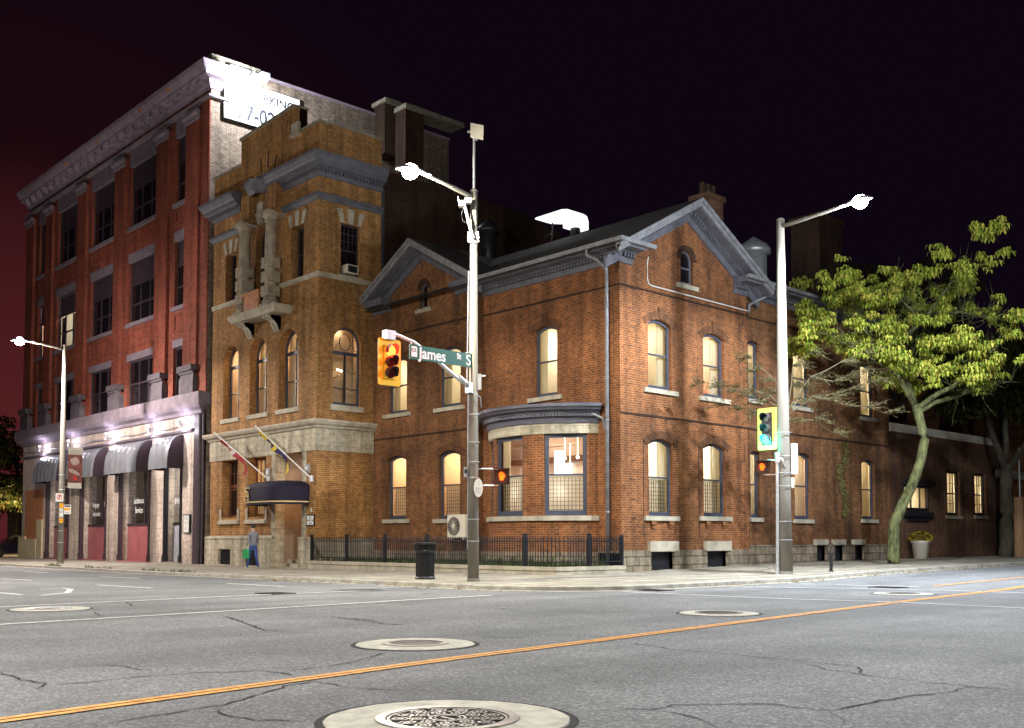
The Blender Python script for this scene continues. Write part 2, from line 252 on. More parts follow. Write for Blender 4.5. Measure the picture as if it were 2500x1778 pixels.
# ------------------------------------------------------------------ mesh builder
OFF = {}
class MB:
    def __init__(s): s.v = []; s.f = []; s.mi = []; s.k = 0
    def mat(s, k): s.k = k; return s
    def face(s, pts):
        i = len(s.v); s.v += [tuple(p) for p in pts]; s.f.append(tuple(range(i, i + len(pts)))); s.mi.append(s.k)
    def mesh(s, vs, fs):
        i = len(s.v); s.v += [tuple(p) for p in vs]; s.f += [tuple(i + q for q in f) for f in fs]; s.mi += [s.k] * len(fs)
    def box(s, x0, x1, y0, y1, z0, z1):
        s.mesh([(x0,y0,z0),(x1,y0,z0),(x1,y1,z0),(x0,y1,z0),(x0,y0,z1),(x1,y0,z1),(x1,y1,z1),(x0,y1,z1)],
               [(0,3,2,1),(4,5,6,7),(0,1,5,4),(1,2,6,5),(2,3,7,6),(3,0,4,7)]); return s
    def prism(s, P, poly, d0, d1, back=True):
        n = len(poly); a = [P(u, z, d0) for u, z in poly]; b = [P(u, z, d1) for u, z in poly]
        fs = [(i, (i+1) % n, n+(i+1) % n, n+i) for i in range(n)]
        fs.append(tuple(range(n)));
        if back: fs.append(tuple(range(2*n-1, n-1, -1)))
        s.mesh(a + b, fs); return s
    def pbox(s, P, u0, u1, z0, z1, d0, d1): return s.prism(P, [(u0,z0),(u1,z0),(u1,z1),(u0,z1)], d0, d1)
    def ring(s, P, outer, inner, d0, d1):
        n = len(outer); A = [P(u,z,d0) for u,z in outer]; B = [P(u,z,d0) for u,z in inner]; C = [P(u,z,d1) for u,z in outer]; D = [P(u,z,d1) for u,z in inner]
        fs = []
        for i in range(n):
            j = (i+1) % n
            fs += [(i,j,n+j,n+i), (n+i,n+j,3*n+j,3*n+i), (i,2*n+i,2*n+j,j), (2*n+i,3*n+i,3*n+j,2*n+j)]
        s.mesh(A+B+C+D, fs); return s
    def tube(s, pts, rad, n=8, cap=True):
        pts = [Vector(p) for p in pts]; rs = rad if isinstance(rad, (list, tuple)) else [rad]*len(pts)
        vs = []; up = Vector((0,0,1))
        for i, p in enumerate(pts):
            d = (pts[min(i+1, len(pts)-1)] - pts[max(i-1, 0)]).normalized()
            a = d.cross(up); a = Vector((1,0,0)) if a.length < 1e-3 else a.normalized(); b = d.cross(a)
            for k in range(n):
                t = 2*pi*k/n; vs.append(p + (a*cos(t) + b*sin(t))*rs[i])
        fs = [(i*n+k, i*n+(k+1) % n, (i+1)*n+(k+1) % n, (i+1)*n+k) for i in range(len(pts)-1) for k in range(n)]
        if cap: fs += [tuple(range(n-1, -1, -1)), tuple((len(pts)-1)*n+k for k in range(n))]
        s.mesh(vs, fs); return s
    def lathe(s, x, y, prof, n=20, a0=0.0, a1=2*pi, z=0.0):
        full = abs(a1-a0-2*pi) < 1e-6; m = n if full else n+1
        vs = [(x+r*cos(a0+(a1-a0)*k/n), y+r*sin(a0+(a1-a0)*k/n), z+zz) for r, zz in prof for k in range(m)]
        fs = [(i*m+k, i*m+(k+1) % m, (i+1)*m+(k+1) % m, (i+1)*m+k) for i in range(len(prof)-1) for k in range(n)]
        s.mesh(vs, fs); return s
    def sweep(s, path, prof, cap=True):
        """profile [(out, z)] along a plan polyline; out points to the right of the way"""
        P = [Vector((p[0], p[1])) for p in path]; m = len(prof); vs = []
        for i, p in enumerate(P):
            ns = []
            if i > 0: d = (P[i]-P[i-1]).normalized(); ns.append(Vector((d.y, -d.x)))
            if i < len(P)-1: d = (P[i+1]-P[i]).normalized(); ns.append(Vector((d.y, -d.x)))
            n = sum(ns, Vector((0,0))).normalized(); k = 1/max(0.3, n.dot(ns[0]))
            vs += [(p.x+n.x*o*k, p.y+n.y*o*k, z) for o, z in prof]
        fs = [(i*m+j, (i+1)*m+j, (i+1)*m+(j+1) % m, i*m+(j+1) % m) for i in range(len(P)-1) for j in range(m)]
        if cap: fs += [tuple(range(m)), tuple((len(P)-1)*m+j for j in range(m-1, -1, -1))]
        s.mesh(vs, fs); return s
    def sphere(s, c, r, n=10, sq=(1,1,1)):
        vs = []; 
        for i in range(n+1):
            t = pi*i/n
            for k in range(2*n):
                a = pi*k/n; vs.append((c[0]+r*sq[0]*sin(t)*cos(a), c[1]+r*sq[1]*sin(t)*sin(a), c[2]+r*sq[2]*cos(t)))
        m = 2*n; s.mesh(vs, [(i*m+k, (i+1)*m+k, (i+1)*m+(k+1) % m, i*m+(k+1) % m) for i in range(n) for k in range(m)]); return s
    def wall(s, P, outer, holes, reveal=0.2):
        lists = [[Vector((u, z, 0)) for u, z in outer]] + [[Vector((u, z, 0)) for u, z in h] for h in holes]
        flat = [q for l in lists for q in l]
        tris = geometry.tessellate_polygon(lists)
        s.mesh([P(q.x, q.y, 0) for q in flat], [tuple(t) for t in tris])
        for h in holes:
            n = len(h); s.mesh([P(u,z,0) for u,z in h] + [P(u,z,reveal) for u,z in h], [(i, n+i, n+(i+1) % n, (i+1) % n) for i in range(n)])
        return s
    def pieces(s):
        """groups of faces that stand far apart from each other"""
        p = list(range(len(s.v)))
        def fd(a):
            while p[a] != a: p[a] = p[p[a]]; a = p[a]
            return a
        for f in s.f:
            r = fd(f[0])
            for q in f[1:]: p[fd(q)] = r
        isl = {}
        for i, f in enumerate(s.f): isl.setdefault(fd(f[0]), []).append(i)
        keys = list(isl)
        if not 1 < len(keys) < 260: return None
        bb = []
        for k in keys:
            vs = [s.v[q] for i in isl[k] for q in s.f[i]]; bb.append(([min(v[a] for v in vs) for a in (0,1,2)], [max(v[a] for v in vs) for a in (0,1,2)]))
        sz = [max(h[a]-l[a] for a in (0,1,2)) for l, h in bb]; g = list(range(len(keys)))
        def fg(a):
            while g[a] != a: a = g[a]
            return a
        for i in range(len(keys)):
            for j in range(i):
                if fg(i) == fg(j): continue
                gap = sqrt(sum(max(0, bb[i][0][a]-bb[j][1][a], bb[j][0][a]-bb[i][1][a])**2 for a in (0,1,2)))
                if gap <= max(0.02, 0.5*max(sz[i], sz[j])): g[fg(i)] = fg(j)
        out = {}
        for i, k in enumerate(keys): out.setdefault(fg(i), []).extend(isl[k])
        return sorted(out.values(), key=len, reverse=True) if 1 < len(out) < 40 else None
    WHOLE = {'crown','limbs','twigs','leaflets','blossom','foliage','lettering','number','word','body','face_features','railing','climbing_ivy'}
    def build(s, name, mat, parent=None, smooth=False, loc=None):
        if parent is not None and name not in s.WHOLE and len(s.f) < 3000:
            ps = s.pieces()
            if ps:
                first = None
                for fl in ps:
                    m = MB()
                    for i in fl: m.k = s.mi[i]; m.face([s.v[q] for q in s.f[i]])
                    if smooth: m.weld()
                    o = m.build1(name, mat, parent, smooth, loc); first = first or o
                return first
        return s.build1(name, mat, parent, smooth, loc)
    def weld(s):
        d = {}; nv = []; mp = []
        for v in s.v:
            k = tuple(round(c, 5) for c in v)
            if k not in d: d[k] = len(nv); nv.append(v)
            mp.append(d[k])
        s.v = nv; s.f = [tuple(mp[q] for q in f) for f in s.f]
    def build1(s, name, mat, parent=None, smooth=False, loc=None):
        off = Vector((0,0,0))
        if parent is not None: off = OFF[parent.name]
        elif loc is not None: off = Vector(loc)
        me = bpy.data.meshes.new(name)
        me.from_pydata([(x-off.x, y-off.y, z-off.z) for x, y, z in s.v], [], s.f)
        for mm in (mat if isinstance(mat, (list, tuple)) else [mat]): me.materials.append(MAT[mm])
        me.polygons.foreach_set('material_index', s.mi)
        if smooth: me.polygons.foreach_set('use_smooth', [True]*len(s.f))
        me.update()
        uv = me.uv_layers.new(name='UVMap')
        Z = Vector((0,0,1)); data = uv.data; V = s.v
        for p in me.polygons:
            n = p.normal
            if abs(n.z) > 0.75:
                for li, vi in zip(p.loop_indices, p.vertices): data[li].uv = (V[vi][0], V[vi][1])
            else:
                t = Z.cross(n).normalized()
                if t.x + t.y < 0: t = -t
                for li, vi in zip(p.loop_indices, p.vertices): data[li].uv = (V[vi][0]*t.x + V[vi][1]*t.y + 20, V[vi][2] + 20)
        o = bpy.data.objects.new(name, me); COL.objects.link(o)
        if parent is not None: o.parent = parent
        else: o.location = off
        OFF[o.name] = off
        return o
def thing(name, label, cat, loc=(0,0,0), group=None):
    o = bpy.data.objects.new(name, None); COL.objects.link(o); o.location = loc; o.empty_display_size = 0.3
    OFF[o.name] = Vector(loc); o['label'] = label; o['category'] = cat
    if group: o['group'] = group
    return o
def tag(o, label, cat, group=None):
    o['label'] = label; o['category'] = cat
    if group: o['group'] = group
    return o
def struct(name, mb, mat, smooth=False):
    o = mb.build(name, mat, None, smooth); o['kind'] = 'structure'; return o
def dup(root, loc, rotz=0.0, label=None):
    def cp(o, par):
        c = o.copy(); COL.objects.link(c); c.parent = par
        for ch in list(o.children): cp(ch, c)
        return c
    r = cp(root, None); r.location = loc; r.rotation_euler = (0, 0, rotz)
    if label: r['label'] = label
    return r
def light(name, kind, loc, power, col, parent=None, size=0.15, spot=None, aim=None):
    l = bpy.data.lights.new(name, kind); l.energy = power; l.color = col
    if kind == 'AREA': l.size = size
    else: l.shadow_soft_size = size
    if spot: l.spot_size = radians(spot); l.spot_blend = 0.2
    o = bpy.data.objects.new(name, l); COL.objects.link(o)
    off = Vector((0,0,0))
    if parent is not None: o.parent = parent; off = OFF[parent.name]
    o.location = Vector(loc) - off
    if aim is not None: o.rotation_euler = (Vector(aim)-Vector(loc)).to_track_quat('-Z', 'Y').to_euler()
    return o
def text(name, body, size, mat, parent, origin, udir, vdir, extrude=0.004, align='LEFT', sx=1.0, loc=None, bold=0.0):
    cu = bpy.data.curves.new(name, 'FONT'); cu.body = body; cu.size = size; cu.extrude = extrude; cu.align_x = align; cu.offset = bold
    tmp = bpy.data.objects.new('tmp', cu); COL.objects.link(tmp)
    dg = bpy.context.evaluated_depsgraph_get(); me = tmp.evaluated_get(dg).to_mesh()
    U = Vector(udir).normalized(); V = Vector(vdir).normalized(); N = U.cross(V); O = Vector(origin)
    mb = MB(); mb.mesh([O + U*v.co.x*sx + V*v.co.y + N*v.co.z for v in me.vertices], [tuple(p.vertices) for p in me.polygons])
    tmp.to_mesh_clear(); bpy.data.objects.remove(tmp)
    return mb.build(name, mat, parent, loc=loc)

# planes: P(u, z, depth inward)
def FRONT(y0): return lambda u, z, d: (u, y0 + d, z)
def RIGHT(x0): return lambda u, z, d: (x0 - d, u, z)
def ANGLED(ox, oy, ux, uy): return lambda u, z, d: (ox + ux*u - uy*d, oy + uy*u + ux*d, z)
def opening(u0, u1, z0, z1, rise=0.0, n=10):
    if rise <= 0: return [(u0,z0),(u1,z0),(u1,z1),(u0,z1)]
    w = (u1-u0)/2; c = (u0+u1)/2; r = (w*w + rise*rise)/(2*rise); zc = z1 - r; a = math.asin(min(1, w/r))
    if rise >= w: a = pi/2
    return [(u0,z0),(u1,z0)] + [(c + r*sin(a - 2*a*i/n), zc + r*cos(a - 2*a*i/n)) for i in range(n+1)]
def inset(u0, u1, z0, z1, rise, f, n=10): return opening(u0+f, u1-f, z0+f, z1-f, rise*(u1-u0-2*f)/(u1-u0) if rise else 0, n)
def arch_ring(mb, P, u0, u1, z1, rise, th, nseg=15, d0=-0.03, d1=0.0, over=0.0):
    w = (u1-u0)/2; c = (u0+u1)/2; r = (w*w + rise*rise)/(2*rise); zc = z1 - r; a = pi/2 if rise >= w else math.asin(w/r)
    a += over
    for i in range(nseg):
        t0 = -a + 2*a*(i+0.06)/nseg; t1 = -a + 2*a*(i+0.94)/nseg
        mb.prism(P, [(c+r*sin(t0), zc+r*cos(t0)), (c+r*sin(t1), zc+r*cos(t1)), (c+(r+th)*sin(t1), zc+(r+th)*cos(t1)), (c+(r+th)*sin(t0), zc+(r+th)*cos(t0))], d0, d1)

def room(parent, P, u0, u1, z0, z1, d0, dep=1.9, wallm='room_warm', lampm='room_lamp', side=0.35, lz=0.25, lamp=True, lw=0.5):
    mb = MB(); a, b, c, d = u0-side, u1+side, z0-0.05, z1+lz
    mb.face([P(a,c,d0+dep), P(b,c,d0+dep), P(b,d,d0+dep), P(a,d,d0+dep)])
    mb.face([P(a,c,d0), P(a,c,d0+dep), P(a,d,d0+dep), P(a,d,d0)]); mb.face([P(b,c,d0), P(b,c,d0+dep), P(b,d,d0+dep), P(b,d,d0)])
    mb.face([P(a,d,d0), P(b,d,d0), P(b,d,d0+dep), P(a,d,d0+dep)]); mb.face([P(a,c,d0), P(b,c,d0), P(b,c,d0+dep), P(a,c,d0+dep)])
    # crown moulding on the back wall
    mb.pbox(P, a, b, d-0.22, d-0.14, d0+dep-0.06, d0+dep-0.01)
    if wallm == 'room_warm':
        wallm = rnd.choice(['room_warm','room_warm','room_warm','room_peach'])
        if lampm == 'room_lamp': lampm = rnd.choice(['room_lamp','room_lamp','room_lamp_soft','room_lamp_white'])
    r = mb.build('room', wallm, parent)
    if lamp and b-a > 1.2:
        q = MB(); m = a+(b-a)*rnd.uniform(0.3,0.7); zz = c+(d-c)*rnd.uniform(0.45,0.62); hw, hh = rnd.uniform(0.14,0.26), rnd.uniform(0.18,0.34)
        q.ring(P, opening(m-hw,m+hw,zz-hh,zz+hh), opening(m-hw+.04,m+hw-.04,zz-hh+.04,zz+hh-.04), d0+dep-0.05, d0+dep-0.01); q.pbox(P, m-hw+.04, m+hw-.04, zz-hh+.04, zz+hh-.04, d0+dep-0.03, d0+dep-0.02); q.build('picture_frame', rnd.choice(['frame_black','gold','door_wood']), parent)
        q = MB(); q.pbox(P, a+0.05, b-0.05, c+0.55, c+0.62, d0+dep-0.35, d0+dep-0.05); q.pbox(P, a+0.1, b-0.1, c+0.05, c+0.55, d0+dep-0.33, d0+dep-0.08); q.build('sideboard', 'door_wood', parent)
    if lamp:
        m = (u0+u1)/2; l = MB(); l.pbox(P, m-lw/2, m+lw/2, d-0.05, d-0.02, d0+dep*0.35, d0+dep*0.75); l.build('ceiling_lamp', lampm, parent)
def curtain(parent, P, u0, u1, z0, z1, d, mat='curtain', waves=5, amp=0.055, gather=0.0):
    n = waves*6; vs = []; m = 5
    for j in range(m+1):
        q = j/m; z = z0+(z1-z0)*q
        for i in range(n+1):
            t = i/n; ee = 1 - gather*(1-q)**0.7
            vs.append(P(u0+(u1-u0)*t*ee, z, d+amp*sin(2*pi*waves*t + 0.6*q)))
    mb = MB(); mb.mesh(vs, [(j*(n+1)+i, j*(n+1)+i+1, (j+1)*(n+1)+i+1, (j+1)*(n+1)+i) for j in range(m) for i in range(n)])
    return mb.build('curtain', mat, parent, True)
def window(parent, P, u0, u1, z0, z1, rise=0.0, recess=0.16, fw=0.075, frame='frame_blue', lit=None, rail=True, mull=(), trans=None,
           grid=None, sill=None, sillm='stone', curt='', cafe=False, pane='glass', dep=1.9, fthick=0.08, thick2=0.03, lz=0.25, railz=None):
    mb = MB(); O = opening(u0,u1,z0,z1,rise); I = inset(u0,u1,z0,z1,rise,fw)
    mb.ring(P, O, I, recess, recess+fthick)
    a, b, c, d = u0+fw, u1-fw, z0+fw, z1-fw; zr = railz if railz else (z0 + (z1-z0)*0.5)
    if rail: mb.pbox(P, a, b, zr-thick2, zr+thick2, recess+0.015, recess+fthick-0.01)
    for m in mull: mb.pbox(P, m-thick2, m+thick2, c, d - (rise*0.3 if rise else 0), recess+0.012, recess+fthick-0.012)
    if trans: mb.pbox(P, a, b, trans-0.07, trans+0.07, recess+0.008, recess+fthick)
    mb.pbox(P, a, b, c, c+0.05, recess+0.01, recess+fthick-0.005)
    if grid:
        nu, nz, g0, g1 = grid
        for i in range(1, nu): x = a+(b-a)*i/nu; mb.pbox(P, x-0.012, x+0.012, g0, g1, recess+0.02, recess+0.05)
        for i in range(1, nz): x = g0+(g1-g0)*i/nz; mb.pbox(P, a, b, x-0.012, x+0.012, recess+0.022, recess+0.048)
    w = mb.build('window', frame, parent)
    g = MB(); g.face([P(u, z, recess+0.055) for u, z in I]); g.build('pane', pane if lit else 'glass_dark', w)
    if sill:
        ex, h, pr = sill; q = MB(); q.pbox(P, u0-ex, u1+ex, z0-h, z0-0.003, -pr, recess+0.02); q.build('sill', sillm, w)
    if lit:
        if lit != 'bay': wl, lm = {'warm': ('room_warm','room_lamp'), 'white': ('room_warm','room_lamp_white'), 'amber': ('room_amber','room_lamp_amber')}[lit]
        if lit != 'bay': room(w, P, u0, u1, z0, z1, recess+0.12, dep, wl, lm, lz=lz)
        W_ = u1-u0
        if 'l' in curt: curtain(w, P, u0-0.05, u0+W_*0.28, z0+0.02, z1-0.02, recess+0.22)
        if 'r' in curt: curtain(w, P, u1-W_*0.32, u1+0.08, z0+0.02, z1-0.02, recess+0.22)
        if 'f' in curt: curtain(w, P, u0-0.03, u1+0.03, z0+0.02, z1-0.02, recess+0.22, waves=9)
        if cafe:
            c2 = MB(); c2.pbox(P, u0+0.02, u1-0.02, z0+0.03, zr-0.02, recess+0.20, recess+0.205); c2.build('cafe_curtain', 'cafe_cloth', w)
            if lit == 'white': tl = MB(); tl.sphere(P((u0+u1)/2, z0+0.75, recess+0.95), 0.13, 7); tl.build('curtain_fill_lamp', 'curtain_fill_glow', w)  # hidden lamp added to brighten the cafe curtain from behind
            l = MB(); n = max(4, int((b-a)/0.12)); hz = zr-thick2-c-0.08
            for i in range(1, n): x = a+(b-a)*i/n; l.pbox(P, x-0.007, x+0.007, c+0.06, zr-0.08, recess+0.14, recess+0.155)
            k = max(4, int(hz/0.13))
            for i in range(k+1): x = c+0.08+hz*i/k*0.97; l.pbox(P, a, b, x-0.006, x+0.006, recess+0.142, recess+0.153)
            l.build('lattice', 'frame_black', w)
    return w

# ------------------------------------------------------------------ ground, roads, pavements
def G(x, y): return -0.09*min(max(-x/14, 0), 1) + (0.25*(1-exp(-y/11)) if y > 0 else 0)
def grid_sheet(name, xs, ys, dz, mat):
    mb = MB(); mb.mesh([(x, y, G(x, y)+dz) for y in ys for x in xs], [(j*len(xs)+i, j*len(xs)+i+1, (j+1)*len(xs)+i+1, (j+1)*len(xs)+i) for j in range(len(ys)-1) for i in range(len(xs)-1)])
    return struct(name, mb, mat, True)
def rng(a, b, n): return [a+(b-a)*i/n for i in range(n+1)]
gm = MB(); gm.face([(-400,-400,-0.7),(400,-400,-0.7),(400,400,-0.7),(-400,400,-0.7)]); struct('ground', gm, 'earth')
grid_sheet('road', rng(-170,-14,6)+rng(-13,0,6)+rng(2,70,17), rng(-90,-2,10)+rng(0,30,15)+rng(36,150,8), 0, 'asphalt')
# pavement round the corner with its kerb
KP = [(-170,-9.2),(-60,-9.2),(-40,-9.25),(-25,-9.3),(-14,-9.35),(-8,-9.4),(-3,-9.5),(2,-9.55),(3.6,-9.5)] + \
     [(3.6+3.0*sin(t), -6.5-3.0*cos(t)) for t in [radians(a) for a in (15,30,45,60,75)]] + [(6.6,-6.5),(6.6,-4),(6.45,0),(6.3,4),(6.2,9),(6.1,15),(6.05,22),(6,35),(6,60),(6,140)]
IP = [(-170,6),(-60,6),(-40,6),(-25,6),(-14,6),(-8,6),(-3,6),(-2,6),(-2,6)] + [(-2,6)]*5 + [(-2,6),(-2,6),(-2,6.01),(-2,6.5),(-2,9),(-2,15),(-2,22),(-2,35),(-2,60),(-2,140)]
pm = MB(); km = MB()
for i in range(len(KP)-1):
    A, B, D_, C_ = KP[i], KP[i+1], IP[i], IP[i+1]; n = 8
    def lp(p, q, t): x, y = p[0]+(q[0]-p[0])*t, p[1]+(q[1]-p[1])*t; return (x, y, G(x, y)+0.10)
    for k in range(n):
        t0, t1 = 0.018+0.982*k/n, 0.018+0.982*(k+1)/n
        q = [lp(A,D_,t0), lp(B,C_,t0), lp(B,C_,t1), lp(A,D_,t1)]
        if (Vector(q[2])-Vector(q[3])).length < 1e-4: q = q[:3]
        pm.face(q)
struct('pavement', pm, 'paving')
km2 = MB(); m_ = 4; vs = []
for i, p in enumerate(KP):
    d = (Vector(KP[min(i+1, len(KP)-1)])-Vector(KP[max(i-1,0)])).normalized(); nx, ny = d.y, -d.x
    z = G(*p); vs += [(p[0]-nx*0.17, p[1]-ny*0.17, z+0.106), (p[0]-nx*0.01, p[1]-ny*0.01, z+0.106), (p[0]+nx*0.02, p[1]+ny*0.02, z+0.09), (p[0]+nx*0.045, p[1]+ny*0.045, z-0.02)]
km2.mesh(vs, [(i*4+j, (i+1)*4+j, (i+1)*4+j+1, i*4+j+1) for i in range(len(KP)-1) for j in range(3)])
struct('kerb', km2, 'kerb')
gu = MB(); vs = []
for i, p in enumerate(KP):
    d = (Vector(KP[min(i+1, len(KP)-1)])-Vector(KP[max(i-1,0)])).normalized(); nx, ny = d.y, -d.x
    for o in (0.04, 0.42): x, y = p[0]+nx*o, p[1]+ny*o; vs.append((x, y, G(x, y)+0.006))
gu.mesh(vs, [(2*i, 2*i+2, 2*i+3, 2*i+1) for i in range(len(KP)-1)]); struct('gutter', gu, 'kerb')

def strip(pts, w, dz=0.008, jit=0.0, taper=False):
    mb = MB(); P_ = []
    for i in range(len(pts)-1):
        a, b = Vector(pts[i]), Vector(pts[i+1]); n = max(1, int((b-a).length/(0.10 if jit else 1.5)))
        for k in range(n): P_.append(a + (b-a)*k/n)
    P_.append(Vector(pts[-1])); vs = []
    for i, p in enumerate(P_):
        d = (P_[min(i+1, len(P_)-1)]-P_[max(i-1,0)]).normalized(); nn = Vector((-d.y, d.x))
        q = p + nn*rnd.uniform(-jit, jit); ww = w*(rnd.uniform(0.35, 1.5) if jit else 1)
        if taper and (i < 2 or i > len(P_)-3): ww *= 0.3
        for sg in (-1, 1): r = q + nn*sg*ww/2; vs.append((r.x, r.y, G(r.x, r.y)+dz))
    mb.mesh(vs, [(2*i, 2*i+2, 2*i+3, 2*i+1) for i in range(len(P_)-1)]); return mb
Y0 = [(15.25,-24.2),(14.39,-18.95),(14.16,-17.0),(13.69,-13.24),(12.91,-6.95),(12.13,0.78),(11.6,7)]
for s_ in (-0.055, 0.055): struct('trail_and_centre_line', strip([(x+s_, y) for x, y in Y0], 0.08), 'trail_and_road_yellow')  # orange light trail of a car, laid on the road as painted strips
struct('trail_and_centre_line', strip([(10.37,-0.18),(10.5,6),(10.6,40)], 0.12), 'trail_and_road_yellow')
for ln in ([(3.3,-24),(3.19,-19.65),(2.7,-14.4),(2.75,-11.2)], [(7.2,-24),(7.11,-20.83),(6.85,-18.2),(6.25,-13.2),(6.1,-11)],
           [(6.95,-7.9),(10.76,-7.75),(12.69,-7.2),(15.24,-7.2),(22,-7)], [(7.15,-4.12),(9.32,-2.9),(11.5,-2.1),(13.2,-2.0),(22,-1.8)], [(6.8,-1.31),(7.6,-1.2)], [(8.3,-1.2),(10.3,-0.9)]):
    struct('crosswalk_line', strip(ln, 0.13), 'road_white')
for a, b in (((-20.57,-11.6),(-18.0,-11.6)), ((-12.6,-11.75),(-9.6,-11.75)), ((-3.43,-11.98),(-0.34,-12.02)), ((-12.9,-14.8),(-10.3,-14.7)), ((-5.2,-14.75),(-2.0,-14.68)), ((-3.8,-18.1),(-0.84,-18.0)), ((-29,-11.5),(-26,-11.5))):
    struct('lane_dash', strip([a, b], 0.13), 'road_white')
struct('turn_arrow', strip([(-3.38,-16.76),(-3.6,-16.2),(-2.89,-16.25),(-1.04,-17.0),(-0.13,-17.87)], 0.13), 'road_white')
CR = [[(12.41,-22.42),(12.58,-22.14),(12.5,-21.71),(12.7,-21.53),(13.33,-21.43)], [(12.47,-22.44),(13.14,-22.49),(13.48,-22.42),(13.88,-22.59)],
 [(13.66,-22.48),(13.64,-22.14),(13.62,-21.81),(13.64,-21.54),(13.73,-21.15),(13.99,-20.72),(14.52,-20.68)], [(14.12,-20.62),(14.09,-20.08),(13.87,-19.66),(13.48,-19.0)],
 [(15.72,-22.9),(15.61,-22.64),(15.57,-22.38),(15.5,-21.99),(15.31,-21.59),(14.95,-21.08),(14.86,-20.77),(15.12,-20.75),(15.35,-20.79),(15.69,-20.58),(15.9,-20.45)],
 [(15.5,-21.99),(15.94,-22.09),(16.18,-22.03),(16.38,-21.85),(16.39,-21.7)], [(14.26,-16.53),(14.59,-16.5),(15.28,-16.68),(15.77,-16.66),(16.44,-16.63),(16.77,-16.63),(17.36,-16.67),(17.71,-17.14)],
 [(16.84,-16.75),(17.32,-17.04),(17.71,-17.14),(18.29,-17.2),(18.61,-17.16),(19.0,-17.13)], [(18.61,-17.16),(18.64,-17.62),(18.52,-17.93),(18.46,-18.66),(18.47,-19.0),(18.2,-19.11),(18.08,-19.03),(17.81,-19.32),(17.58,-19.59),(17.62,-19.85),(17.51,-19.98),(17.3,-20.0)],
 [(17.62,-19.85),(17.99,-19.92),(18.33,-20.07)], [(18.47,-19.0),(18.78,-19.39)], [(17.35,-20.34),(17.51,-19.98)], [(7.77,-17.85),(9.18,-18.29),(10.37,-18.67),(10.47,-18.36)], [(2.92,-17.36),(4.55,-17.92)], [(5.43,-18.93),(6.5,-19.21)],
 [(8.81,-16.72),(9.84,-16.88),(10.44,-16.94),(10.95,-16.83)], [(9.09,-16.69),(10.18,-16.76)], [(15.78,-21.23),(16.08,-21.25)], [(12.9,-17.4),(13.2,-17.0),(13.1,-16.6),(13.6,-16.2)], [(12.2,-17.6),(12.7,-17.2),(13.2,-17.0)]]
for c in CR: struct('road_crack', strip(c, 0.018 if c[0][0] > 12 else 0.034, 0.005, 0.03, True), 'crack')

def manhole(x, y, r, rl, label, pattern, squash=1.0):
    z = G(x, y); t = thing('manhole_cover', label, 'manhole', (x, y, z), 'manholes set in concrete rings in the road')
    n = 40; vs = []; rr = [r*(1+rnd.uniform(-0.012, 0.012)) for _ in range(n)]
    c = MB()
    for i in range(n): a = 2*pi*i/n; vs += [(x+rr[i]*cos(a), y+rr[i]*sin(a), z-0.01), (x+rr[i]*cos(a)*0.985, y+rr[i]*sin(a)*0.985, z+0.010), (x+(rl+0.07)*cos(a), y+(rl+0.07)*sin(a), z+0.014)]
    c.mesh(vs, [(3*i+k, 3*((i+1) % n)+k, 3*((i+1) % n)+k+1, 3*i+k+1) for i in range(n) for k in (0,1)]); c.build('concrete_collar', 'manhole_concrete', t)
    e = MB(); e.lathe(x, y, [(r*0.992, 0.004), (r+0.035, 0.006), (r+0.05, 0.003)], 40, z=z); e.build('collar_joint', 'crack', t)
    f = MB(); f.lathe(x, y, [(rl+0.07, 0.014), (rl+0.07, 0.022), (rl+0.005, 0.022), (rl+0.005, 0.0)], 40, z=z); f.build('frame', 'iron_lid', t)
    l = MB(); l.mat(0).lathe(x, y, [(0.0, 0.004), (rl+0.004, 0.004)], 40, z=z)
    def rin(cx, cy, ra, rb, zz=0.018, nn=18):
        l.lathe(cx, cy, [(ra, 0.004), (ra, zz), (rb, zz), (rb, 0.004)], nn, z=z)
    l.mat(1)
    if pattern == 'rings':
        rin(x, y, rl*0.95, rl*0.99, nn=40); rin(x, y, rl*0.27, rl*0.31, nn=28); rin(x, y, rl*0.2, rl*0.22, nn=24)
        for k, (rad, num, sz) in enumerate(((0.48, 9, 0.125), (0.77, 13, 0.15))):
            for i in range(num):
                a = 2*pi*(i+0.5*k)/num; cx, cy = x+rl*rad*cos(a), y+rl*rad*sin(a)
                rin(cx, cy, rl*sz*0.78, rl*sz, nn=6 if k else 8); rin(cx, cy, rl*sz*0.18, rl*sz*0.42, nn=8)
        for i in range(26):
            a = 2*pi*i/26; l.box(x+rl*0.62*cos(a)-0.012, x+rl*0.62*cos(a)+0.012, y+rl*0.62*sin(a)-0.012, y+rl*0.62*sin(a)+0.012, z+0.004, z+0.017)
        for sx in (-1, 1): l.box(x+sx*rl*0.09-0.03, x+sx*rl*0.09+0.03, y-0.01, y+0.012, z+0.004, z+0.016)
    else:
        rin(x, y, rl*0.93, rl*0.99, nn=40)
        k = 9
        for i in range(-k, k+1):
            for j in range(-k, k+1):
                px, py = i/k*0.9, j/k*0.9
                if px*px+py*py < 0.8: l.box(x+rl*px-rl*0.03, x+rl*px+rl*0.03, y+rl*py-rl*0.03, y+rl*py+rl*0.03, z+0.004, z+0.016)
    l.build('lid', ['iron_dark', 'iron_lid'], t)
manhole(17.0, -21.13, 0.79, 0.39, 'large nearest manhole with a pattern of small rings on its iron lid', 'rings')
manhole(13.03, -18.33, 0.66, 0.30, 'manhole with a chequered lid in a white concrete ring left of the yellow light trail', 'grid')
manhole(12.43, -11.92, 0.62, 0.30, 'manhole beyond the yellow light trail in front of the corner building', 'grid')
manhole(11.6, -4.25, 0.62, 0.28, 'manhole between the two crosswalk lines on the far right', 'grid')
manhole(4.3, -19.2, 0.62, 0.27, 'pale manhole near the left edge of the road', 'grid')
